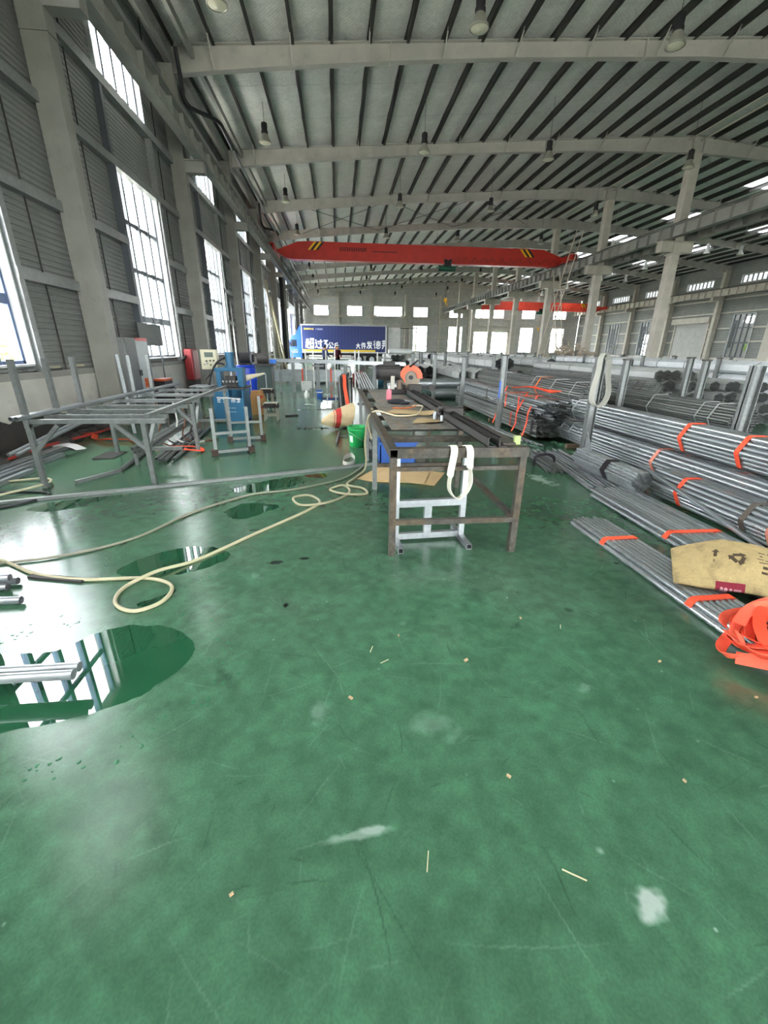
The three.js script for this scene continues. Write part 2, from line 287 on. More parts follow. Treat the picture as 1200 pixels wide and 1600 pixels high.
// ---------- roof: lining strips, purlins ----------
const ceil = struct('ceiling', 'foil faced quilted insulation over dark steel purlins');
const foilMap = dataTex(1024, 1024, (u, v) => { const q = 16, a = ((u + v) * q) % 1, b = (((u - v) * q) % 1 + 1) % 1, s = Math.min(Math.min(a, 1 - a), Math.min(b, 1 - b)); return 0.84 + 0.12 * fbm(u * 30, v * 30, 30, 4) - 0.07 * (1 - sm(0, 0.06, s)) + 0.1 * (fbm(u * 4, v * 4, 4, 3) - 0.5); }, true, 0.5);
const foilBump = dataTex(1024, 1024, (u, v) => { const q = 16, a = ((u + v) * q) % 1, b = (((u - v) * q) % 1 + 1) % 1, s = Math.min(Math.min(a, 1 - a), Math.min(b, 1 - b)); return 0.5 * sm(0, 0.25, s) + 0.5 * fbm(u * 40, v * 40, 40, 4); }, false, 0.5);
MAT.foil = std(0xfbfaf4, 0.5, 0.1, { map: foilMap, bumpMap: foilBump, bumpScale: 0.012 });
MAT.skylight = new THREE.MeshPhysicalMaterial({ color: 0xffffff, roughness: 0.6, transmission: 0.92, thickness: 0 });
const PS = 1.08, nearX = [[1.2, 3.2], [8.2, 10.2]], skyX = [[23.0, 25.0], [29.9, 31.7]];
{
  const ZE = ZG - 0.32, strips = Math.round((ZB - ZE) / 2.19), dz = (ZB - ZE) / strips;
  for (let s = 0; s < strips; s++) for (const side of [0, 1]) {
    const z0 = ZB - s * dz, z1 = z0 - dz + 0.012, X0 = side ? XM : XW - 0.2, X1 = side ? XR + 0.2 : XM, n = 20, pos = [], idx = [];
    const near = !side && z0 > -1 && s % 3 === 1; const bay = (((-z0 - 9.37) % 6.57) + 6.57) % 6.57, isSky = near || (side && bay > 2 && bay < 4.2);
    const nz = 3, xs = [X0]; for (let q = Math.ceil((X0 - 0.04) / PS * 4 + 0.01); 0.04 + q * PS / 4 < X1 - 0.01; q++) xs.push(0.04 + q * PS / 4); xs.push(X1); const nx = xs.length - 1;
    for (let i = 0; i <= nx; i++) for (let j = 0; j <= nz; j++) {
      const x = xs[i], xc = i ? (x + xs[i - 1]) / 2 : x, ph = (((x - 0.04) / PS) % 1 + 1) % 1, sag = 0.045 * Math.sin(Math.PI * (ph > 0.999 ? 0 : ph)) * (0.95 + 0.1 * vnoise(x * 0.9, s * 3.1, 256));
      pos.push(x, roofY(x) - sag + (j === 0 || j === nz ? 0.003 : 0), z0 + (z1 - z0) * j / nz);
      if (i && j) {
        if (isSky && (near ? nearX : skyX).some(([p, q]) => xc > p && xc < q)) continue;
        const b = i * (nz + 1) + j, a = b - nz - 1; idx.push(a - 1, a, b, a - 1, b, b - 1);
      }
    }
    const g = new THREE.BufferGeometry(); g.setAttribute('position', new THREE.Float32BufferAttribute(pos, 3)); g.setIndex(idx); g.computeVertexNormals(); metric(g);
    mesh('insulation_strip', g, MAT.foil, ceil);
    const roofSheet = mb(); // outer sheet keeps the sky out
    const cut = isSky ? (near ? nearX : skyX) : []; let x = X0; for (const [p, q] of [...cut, [X1, X1]]) { if (p > x) roofSheet.bar(V(x, roofY(x) + 0.1, (z0 + z1) / 2), V(p, roofY(p) + 0.1, (z0 + z1) / 2), dz + 0.02, 0.04); x = q; }
    roofSheet.build('roof_sheet', MAT.cladOut, ceil);
    if (isSky) for (const [p, q] of near ? nearX : skyX) mb().bar(V(p, roofY(p) + 0.06, (z0 + z1) / 2), V(q, roofY(q) + 0.06, (z0 + z1) / 2), dz, 0.01).build('skylight_sheet', MAT.skylight, ceil);
  }
  for (let i = -4; i <= 35; i++) {
    const x = 0.04 + PS * i; if (x > XR - 0.2 || x < XW) continue; const y = roofY(x) - 0.09;
    mb().span(x - 0.006, x + 0.006, y - 0.1, y + 0.09, ZG, ZB).span(x - 0.006, x + 0.085, y - 0.1, y - 0.094, ZG, ZB).span(x - 0.085, x + 0.006, y + 0.084, y + 0.09, ZG, ZB).span(x + 0.079, x + 0.085, y - 0.1, y - 0.075, ZG, ZB).build('purlin', MAT.purlin, ceil);
  }
}
// ---------- steel columns ----------
function stiffenedColumn(x, z, w, d, h, mat, name, label, group) {
  const o = thing(name, label, 'column', [x, 0, z], 0, group), m = mb();
  m.rbox(0, h / 2 + 0.01, 0, w, h - 0.02, d, 0.008); m.build('shaft', mat, o);
  mb().box(0, 0.011, 0, w + 0.16, 0.022, d + 0.16).build('base_plate', mat, o);
  return o;
}
const colL0 = (() => {
  const o = stiffenedColumn(-4.5, cz(-1), 0.4, 0.28, 8.75, MAT.column, 'side_column', 'grey steel column against the grey ribbed wall, carrying the crane girder', 'columns along the grey ribbed wall');
  mb().span(0.2, 0.74, 6.3, 6.6, -0.13, 0.13).span(0.2, 0.78, 6.58, 6.6, -0.2, 0.2).build('bracket', MAT.column, o);
  mb().span(-0.2, 0.22, 6.0, 6.02, -0.16, 0.16).build('stiffener', MAT.column, o); return o;
})();
for (let k = -2; k <= 8; k++) if (k !== -1) { const o = dup(colL0, [-4.5, 0, cz(k)]), lb = { 0: 'grey steel wall column standing right beside the electrical cabinet', 1: 'grey steel wall column just behind the red box and control box', 5: 'grey steel wall column before the side doorway, near the black downpipe', 6: 'grey steel wall column just past the side doorway of the lorry' }[k]; if (lb) { o.userData.label = lb; delete o.userData.group; } }
const colM0 = (() => {
  const o = stiffenedColumn(XM + 0.2, cz(1), 0.42, 0.42, 9.98, MAT.girderR, 'middle_column', 'pale steel column of the middle row between the two halls', 'columns of the middle row');
  mb().span(-0.82, 0.82, 6.05, 6.5, -0.2, 0.2).build('crossarm', MAT.girderR, o);
  mb().span(-0.88, 0.88, 6.5, 6.53, -0.26, 0.26).span(-0.28, 0.28, 5.96, 6.0, -0.28, 0.28).build('bearing_plate', MAT.girderR, o); return o;
})();
for (let k = 2; k <= 8; k++) dup(colM0, [XM + 0.2, 0, cz(k)]);
const colR0 = (() => {
  const o = stiffenedColumn(37.1, cz(2), 0.5, 0.34, 8.75, MAT.girderR, 'side_column', 'pale steel column against the far side wall', 'columns along the far side wall');
  mb().span(-0.25, -0.95, 6.2, 6.5, -0.15, 0.15).build('bracket', MAT.girderR, o); return o;
})();
for (let k = 3; k <= 8; k++) dup(colR0, [37.1, 0, cz(k)]);
const colG0 = (() => {
  const o = stiffenedColumn(-0.2 + 0.5, ZG + 0.15, 0.28, 0.4, 8.9, MAT.girderR, 'gable_column', 'steel wind column on the far gable wall', 'columns on the far gable wall');
  mb().span(-0.75, 0.75, 5.75, 6.1, -0.1, 0.1).build('crossarm', MAT.girderR, o); return o;
})();
for (const x of [5.2, 10.2, 15.4, 20.0, 26.6, 31.5]) dup(colG0, [x, 0, ZG + 0.15]);
// ---------- rafters ----------
const rafBot = [[-4.3, 8.55], [-1.7, 8.85], [1.8, 9.19], [5.2, 9.47], [11.3, 9.86], [16.6, 10.03]];
function rafterGroup(x0, flip, z, label) {
  const o = thing('roof_rafter', label, 'rafter', [0, 0, z], 0, flip ? 'rafters of the far hall' : 'rafters of the near hall');
  const fx = x => flip ? 2 * XM + 0.4 - x : x, top = x => rafTop(Math.min(x, XM)), poly = [];
  for (const [x, y] of rafBot) poly.push([fx(x), y]); for (const [x] of [...rafBot].reverse()) poly.push([fx(x), top(x) - 0.01]);
  mb().prism(poly, 0.014, new THREE.Matrix4().makeTranslation(0, 0, -0.007)).build('web', MAT.rafter, o);
  const f = mb(), t = mb();
  for (let i = 0; i + 1 < rafBot.length; i++) { const [a, ya] = rafBot[i], [b, yb] = rafBot[i + 1]; f.bar(V(fx(a), ya, 0), V(fx(b), yb, 0), 0.22, 0.022); t.bar(V(fx(a), top(a), 0), V(fx(b), top(b), 0), 0.22, 0.016); }
  f.build('bottom_flange', MAT.rafter, o); t.build('top_flange', MAT.rafter, o);
  const bot = x => { for (let i = 0; i + 1 < rafBot.length; i++) if (x <= rafBot[i + 1][0]) { const q = (x - rafBot[i][0]) / (rafBot[i + 1][0] - rafBot[i][0]); return rafBot[i][1] + q * (rafBot[i + 1][1] - rafBot[i][1]); } return rafBot[5][1]; };
  for (const x of [-4.2, 1.75, 9.4, 16.3]) { const s = mb(); s.span(fx(x) - 0.012, fx(x) + 0.012, bot(x) - 0.06, top(x), -0.1, 0.1); s.build('joint_plate', MAT.rafter, o); }
  for (let i = -3; i <= 14; i += 2) { const x = 0.04 + PS * i; for (const q of [-1, 1]) mb().bar(V(fx(x), top(x) + 0.05, q * 0.55), V(fx(x), bot(x) + 0.03, q * 0.05), 0.035, 0.035).build('fly_brace', MAT.rafter, o); }
  return o;
}
const raf0 = rafterGroup(0, false, cz(0), 'long tapered grey roof rafter spanning the near hall');
const raf1 = rafterGroup(0, true, cz(1), 'long tapered grey roof rafter spanning the far hall, beyond the middle columns');
for (let k = -2; k <= 9; k++) if (k !== 0) dup(raf0, [0, 0, cz(k) + (k === 9 ? 0.45 : 0)], 0, k > 8 ? 'last grey roof rafter lying against the far gable wall' : k > 3 ? 'grey roof rafter of the near hall beyond the red crane' : k === 3 ? 'grey roof rafter right in front of the red crane' : undefined, k > 8 || k === 3 ? ' ' : k > 3 ? 'rafters beyond the red crane' : undefined);
for (let k = 2; k <= 9; k++) dup(raf1, [0, 0, cz(k) + (k === 9 ? 0.45 : 0)]);
// eave struts, gutter beam and ridge tie rods
for (const [x, y, nm, lb] of [[-4.42, 8.9, 'eave_strut', 'square steel strut running along the eave of the ribbed wall'], [-3.75, 9.02, 'eave_strut', 'second steel strut beside the eave, just under the foil lining']]) single(nm, mb().span(x - 0.05, x + 0.05, y - 0.1, y + 0.1, ZG + 0.5, ZB), MAT.girder, lb, 'strut');
for (const x of [16.15, 16.75]) single('ridge_tie', mb().cyl(V(x, 10.5, ZG + 0.6), V(x, 10.5, ZB), 0.035, 0.035, 8), MAT.girderR, 'thin pale tie pipe running along the ridge between the rafters', 'pipe', 'ridge tie pipes');
// ---------- crane runway girders ----------
function runway(x, y0, y1, z0, z1, mat, label, w = 0.32, step = 0.82) {
  const o = thing('crane_girder', label, 'girder', [x, 0, 0]);
  mb().span(-0.008, 0.008, y0, y1, z0, z1).build('web', mat, o);
  mb().span(-w / 2, w / 2, y0, y0 + 0.025, z0, z1).build('bottom_flange', mat, o);
  mb().span(-w / 2 - 0.03, w / 2 + 0.03, y1 - 0.02, y1, z0, z1).build('top_flange', mat, o);
  mb().span(-0.035, 0.035, y1, y1 + 0.09, z0, z1).build('rail', MAT.dark, o);
  const g = new THREE.BoxGeometry(w - 0.02, y1 - y0 - 0.04, 0.012); metric(g);
  for (let z = z1 - 0.3; z > z0; z -= step) { const s = mesh('stiffener', g, mat, o); s.position.set(0, (y0 + y1) / 2, z); }
  return o;
}
runway(-3.87, 6.6, 7.08, ZG + 0.2, ZB - 0.5, MAT.girder, 'grey crane runway girder along the ribbed wall with plate stiffeners', 0.26);
runway(15.9, 6.53, 7.05, ZG + 0.2, -6, MAT.girder, 'grey crane runway girder on the near side of the middle columns');
runway(17.3, 6.53, 7.05, ZG + 0.2, -6, MAT.girder, 'grey crane runway girder on the far side of the middle columns');
runway(36.3, 6.5, 7.1, ZG + 0.2, -6, MAT.girderR, 'cream crane runway girder along the far side wall', 0.34, 0.9);
// ---------- overhead cranes ----------
const stripeY = std(0xf2b705, 0.5), stripeK = std(0x161616, 0.6);
function crane(x0, x1, z, yb, h, label, hoistX, redMat, swapEnds) {
  const o = thing('overhead_crane', label, 'crane', [0, 0, z]);
  const poly = [[x0 + 0.1, yb + h * 0.45], [x0 + 0.7, yb + h * 0.06], [x0 + 1.2, yb], [x1 - 1.0, yb], [x1 - 0.4, yb + h * 0.1], [x1 - 0.1, yb + h * 0.5], [x1 - 1.6, yb + h * 0.98], [x1 - 2.2, yb + h], [x0 + 2.2, yb + h], [x0 + 1.5, yb + h * 0.95]];
  mb().prism(poly, 0.46, new THREE.Matrix4().makeTranslation(0, 0, -0.23)).build('bridge_beam', redMat, o);
  mb().span(x0 + 1.0, x1 - 0.9, yb - 0.03, yb, -0.3, 0.3).build('bottom_flange', redMat, o);
  for (const x of [x0, x1]) {
    const e = mb(); e.rbox(x, yb + h * 0.42, 0, 0.34, 0.38, 3.0, 0.02); const c = e.build('end_carriage', redMat, o);
    for (const q of [-1.25, 1.25]) mb().cyl(V(x - 0.08, yb + h * 0.42 - 0.05, q), V(x + 0.08, yb + h * 0.42 - 0.05, q), 0.13, 0.13, 14).build('wheel', MAT.dark, c);
    for (const q of [-1.5, 1.5]) mb().cyl(V(x, yb + h * 0.42, q), V(x, yb + h * 0.42, q * 1.1), 0.06, 0.08, 10).build('buffer', MAT.black, c);
  }
  for (const [bx, dir] of [[x0 + 2.15, 1], [x1 - 2.9, -1]]) for (let i = 0; i < 4; i++) {   // hazard stripes on the web
    const a = bx + i * 0.17, s = 0.42 * dir, y0 = yb + h * 0.52, y1 = yb + h * 0.97;
    mb().prism([[a, y0], [a + 0.16, y0], [a + 0.16 + s, y1], [a + s, y1]], 0.006, new THREE.Matrix4().makeTranslation(0, 0, 0.231)).build('hazard_stripe', i % 2 ? stripeK : stripeY, o);
  }
  const hm = mb(); hm.cyl(V(hoistX - 0.55, yb - 0.28, 0.12), V(hoistX + 0.55, yb - 0.28, 0.12), 0.17, 0.17, 18); const ho = hm.build('hoist_drum', std(0x14523c, 0.5), o);
  mb().span(hoistX - 0.25, hoistX + 0.2, yb - 0.16, yb + 0.16, -0.3, 0.36).cyl(V(hoistX - 0.2, yb + 0.14, 0.36), V(hoistX - 0.2, yb + 0.14, 0.42), 0.1, 0.1, 10).cyl(V(hoistX + 0.12, yb + 0.14, 0.36), V(hoistX + 0.12, yb + 0.14, 0.42), 0.1, 0.1, 10).build('trolley', MAT.black, ho);
  for (const q of [-0.62, 0.2]) mb().cyl(V(hoistX + q, yb - 0.28, 0.12), V(hoistX + q + 0.06, yb - 0.28, 0.12), 0.19, 0.19, 18).build('drum_flange', std(0x0e3a2c, 0.5), ho);
  mb().cyl(V(hoistX, yb - 0.4, 0.12), V(hoistX, yb - 2.1, 0.12), 0.012, 0.012, 6).build('rope', MAT.dark, ho);
  mb().rbox(hoistX, yb - 2.2, 0.12, 0.2, 0.26, 0.12, 0.03).tube([V(hoistX, yb - 2.3, 0.12), V(hoistX + 0.02, yb - 2.42, 0.12), V(hoistX + 0.1, yb - 2.5, 0.12), V(hoistX + 0.16, yb - 2.42, 0.12)], 0.025, 12, 8).build('hook_block', stripeY, ho);
  const pts = []; for (let x = hoistX + 0.6; x < x1 - 0.5; x += 0.62) { const t = (x - hoistX) / (x1 - hoistX); const dx = 0.62; pts.push(V(x, yb + 0.42, 0.27), V(x + dx * 0.25, yb + 0.2, 0.27), V(x + dx * 0.5, yb + 0.12 , 0.27), V(x + dx * 0.75, yb + 0.2, 0.27)); }
  mb().tube(pts, 0.012, pts.length * 3, 5).build('festoon_cable', MAT.black, o);
  return o;
}
{
  const c = crane(-3.87, 15.85, -32.4, 6.92, 1.02, 'large red overhead travelling crane with a green hoist spanning the near hall', 7.6, MAT.red);
  const lm = std(0x40100c, 0.6), t = mb(); let x = 0.35;            // small dark maker's lettering on the beam
  for (let i = 0; i < 6; i++, x += 0.3) { t.span(x, x + 0.05, 7.42, 7.66, 0.231, 0.236).span(x, x + 0.24, 7.6, 7.64, 0.231, 0.236).span(x + 0.19, x + 0.24, 7.42, 7.66, 0.231, 0.236).span(x, x + 0.24, 7.5, 7.54, 0.231, 0.236); }
  for (let i = 0; i < 12; i++) t.span(2.5 + i * 0.14, 2.6 + i * 0.14, 7.43, 7.5, 0.231, 0.236);
  t.build('lettering', lm, c);
  crane(17.35, 36.25, -61.0, 6.55, 1.0, 'smaller bright red overhead crane in the far hall behind the middle columns', 27.5, painted(0xd8402c, 0.45));
}
// ---------- pendant lamps ----------
{
  const LAMPL = ['black high bay lamp with pale bell shade, in the row beside the ribbed wall', 'black high bay lamp with pale bell shade, in the second row from the ribbed wall', 'black high bay lamp with pale bell shade, in the third row from the ribbed wall', 'black high bay lamp with pale bell shade, in the row next to the middle columns'];
  const lampBlack = thing('pendant_lamp', LAMPL[0], 'lamp', [-2.35, 0, -12.65], 0, 'high bay lamps of the near hall, row a');
  const housing = (o, mat, shadeMat, y) => {
    mb().lathe([[0, 0.62], [0.03, 0.62], [0.05, 0.6], [0.1, 0.58], [0.11, 0.5], [0.1, 0.36], [0.12, 0.34], [0.12, 0.28], [0.10, 0.26]], 0, y, 0, 20).build('ballast_housing', mat, o);
    mb().lathe([[0.1, 0.27], [0.125, 0.2], [0.16, 0.12], [0.21, 0.05], [0.225, 0.0], [0.2, 0.0], [0.15, 0.1], [0.1, 0.22]], 0, y, 0, 28).build('bell_shade', shadeMat, o);
    mb().lathe([[0, -0.035], [0.12, -0.02], [0.2, 0.012], [0.2, 0.02], [0, 0.02]], 0, y, 0, 24).build('lens_cover', MAT.lens, o);
  };
  MAT.lens = new THREE.MeshPhysicalMaterial({ color: 0xf6f2dc, roughness: 0.5, transmission: 0.35, thickness: 0 });
  const shadeG = std(0x9d9a8c, 0.4, 0.3);
  housing(lampBlack, MAT.black, shadeG, 8.3);
  const mk = (x) => roofY(x) - 8.92;
  mb().cyl(V(0, 8.9, 0), V(0, 8.9 + 1, 0), 0.008, 0.008, 6).build('suspension_rod', MAT.dark, lampBlack);
  const setRod = (o, x) => { const r = o.children.find(c => c.name === 'suspension_rod'); r.scale.y = mk(x); r.position.y = 8.9 - 8.9 * mk(x); };
  setRod(lampBlack, -2.35);
  for (let k = 0; k <= 8; k++) for (const [i, x] of [-2.35, 3.4, 8.2, 14.0].entries()) { if (k === 0 && x < -2) continue; const o = dup(lampBlack, [x, 0, cz(k) - 3.28], 0, LAMPL[i], 'high bay lamps of the near hall, row ' + 'abcd'[i]); setRod(o, x); }
  const lampWhite = thing('pendant_lamp', 'white bell pendant lamp hanging in the far hall', 'lamp', [26.4, 0, cz(2) - 3.28], 0, 'white lamps of the far hall');
  housing(lampWhite, MAT.white, MAT.white, 8.1); mb().cyl(V(0, 8.9, 0), V(0, 9.9, 0), 0.008, 0.008, 6).build('suspension_rod', MAT.white, lampWhite); setRod(lampWhite, 26.4);
  for (let k = 2; k <= 8; k++) for (const x of [19.2, 26.4, 29.0]) { if (k === 2 && x === 26.4) continue; const o = dup(lampWhite, [x, 0, cz(k) - 3.28]); setRod(o, x); }
}
// ---------- drain and cable pipes under the eave ----------
single('drain_pipe', mb().tube([V(-4.1, 9.0, -15.6), V(-4.1, 8.5, -15.75), V(-4.1, 8.0, -15.9), V(-4.0, 7.9, -16.0), V(-3.6, 7.9, -16.5), V(-3.4, 7.88, -16.75), V(-3.35, 7.84, -17.4), V(-3.35, 7.8, -18.4)], 0.055, 60, 10), MAT.black, 'bent black drain elbow under the eave by the first rafter', 'pipe');
single('drain_pipe', mb().tube([V(-4.1, 9.0, -28.8), V(-4.1, 8.3, -28.9), V(-4.0, 7.95, -29.1), V(-3.5, 7.9, -29.6), V(-3.35, 7.86, -30.4)], 0.055, 40, 10), MAT.black, 'short black drain elbow above the end of the red crane', 'pipe');
single('conduit', mb().cyl(V(-3.35, 7.8, -18.5), V(-3.35, 7.45, -62), 0.035, 0.035, 8), MAT.galvDull, 'long thin conduit hung below the eave along the ribbed wall', 'conduit');
single('downpipe', mb().cyl(V(-4.12, 0, -37.3), V(-4.12, 6.56, -37.3), 0.15, 0.15, 16).cyl(V(-4.12, 2.2, -37.3), V(-4.12, 2.35, -37.3), 0.17, 0.17, 16).cyl(V(-4.12, 4.5, -37.3), V(-4.12, 4.65, -37.3), 0.17, 0.17, 16), MAT.black, 'thick black vertical downpipe beside a wall column', 'pipe');
// crossed bracing rods under the roof
for (const [k, x0, x1] of [[3, -2.2, 3.2], [3, 3.2, 8.6], [3, 8.6, 14]]) for (const s of [0, 1]) single('brace_rod', mb().cyl(V(s ? x0 : x1, rafTop(s ? x0 : x1) - 0.25, cz(k)), V(s ? x1 : x0, rafTop(s ? x1 : x0) - 0.25, cz(k + 1)), 0.014, 0.014, 6), MAT.dark, 'thin crossed bracing rod between two rafters near the red crane', 'rod', 'roof bracing rods');
// ribbon of webbing through points; w across, lying with normal roughly 'up'
function ribbon(pts, w, side, seg = 60, th = 0.004) {
  const c = new THREE.CatmullRomCurve3(pts), pos = [], idx = [];
  for (let i = 0; i <= seg; i++) {
    const p = c.getPoint(i / seg), t = c.getTangent(i / seg), s = (typeof side === 'function' ? side(i / seg) : side).clone(); s.addScaledVector(t, -s.dot(t)).normalize(); const n = t.clone().cross(s).normalize();
    for (const [a, b] of [[-1, -1], [1, -1], [1, 1], [-1, 1]]) { const q = p.clone().addScaledVector(s, a * w / 2).addScaledVector(n, b * th / 2); pos.push(q.x, q.y, q.z); }
    if (i) { const k = 4 * i; for (let e = 0; e < 4; e++) { const f = (e + 1) % 4; idx.push(k - 4 + e, k - 4 + f, k + e, k - 4 + f, k + f, k + e); } }
  }
  idx.push(0, 2, 1, 0, 3, 2); const k = 4 * seg; idx.push(k, k + 1, k + 2, k, k + 2, k + 3);
  let g = new THREE.BufferGeometry(); g.setAttribute('position', new THREE.Float32BufferAttribute(pos, 3)); g.setIndex(idx); g = g.toNonIndexed(); g.computeVertexNormals(); return toCreasedNormals(g, 0.6);
}
const S = { sq: 0.05 };
// ---------- long rack of square tube at the wall ----------
{
  const o = thing('pipe_rack', 'low galvanised square tube rack with upright posts along the plastered wall', 'rack'), G = MAT.galvDull;
  for (const z of [-4.93, -5.47, -6.0, -6.63, -7.55, -8.27]) { const h = z === -6.63 ? 0.72 : 1.36; mb().span(-3.325, -3.275, z === -4.93 || z === -6.63 || z === -8.27 ? 0 : 0.66, h, z - 0.025, z + 0.025).build(h > 1 ? 'upright' : 'leg', G, o); }
  for (const z of [-4.97, -6.65, -8.6]) mb().span(-2.17, -2.12, 0, 0.71, z - 0.025, z + 0.025).build('leg', G, o);
  for (const [z, x1] of [[-4.95, -1.9], [-5.3, -2.0], [-5.75, -2.05], [-6.2, -2.05], [-6.9, -2.1], [-7.75, -2.1], [-8.65, -2.1]]) mb().span(-3.34, x1, 0.71, 0.755, z - 0.03, z + 0.03).build('cross_bar', G, o);
  mb().bar(V(-2.13, 0.775, -5.05), V(-2.2, 0.775, -8.95), 0.05, 0.04).build('side_rail', G, o);
  mb().bar(V(-3.3, 0.69, -4.9), V(-3.3, 0.69, -8.9), 0.05, 0.04).build('side_rail', G, o);
  for (const [a, b] of [[[-3.3, 0.4, -4.93], [-3.0, 0.7, -4.93]], [[-2.14, 0.4, -4.97], [-2.45, 0.7, -4.97]], [[-2.14, 0.4, -6.65], [-2.4, 0.7, -6.65]], [[-2.14, 0.42, -4.97], [-2.14, 0.72, -5.3]], [[-2.14, 0.35, -6.65], [-2.14, 0.7, -6.95]]]) mb().bar(V(...a), V(...b), 0.04, 0.04).build('brace', G, o);
  mb().span(-3.48, -3.2, 0, 0.012, -6.7, -6.25).build('foot_plate', MAT.dark, o);
  for (const dx of [0, 0.055]) { const m = mb(); m.pipe(V(-3.41 + dx + 0.1, 0.79, -4.72), V(-3.38 + dx + 0.1, 0.79, -9.45), 0.024); single('steel_tube', m, MAT.galv, 'long thin galvanised tube resting on top of the wall rack', 'tube', 'tubes on the wall rack'); }
  const up = thing('offcut_tube', 'short pale tube standing slantwise beside the electrical cabinet', 'tube', [0, 0, 0]); mb().bar(V(-3.72, 0, -8.2), V(-3.95, 1.35, -8.6), 0.05, 0.05).build('tube', MAT.galv, up);
}
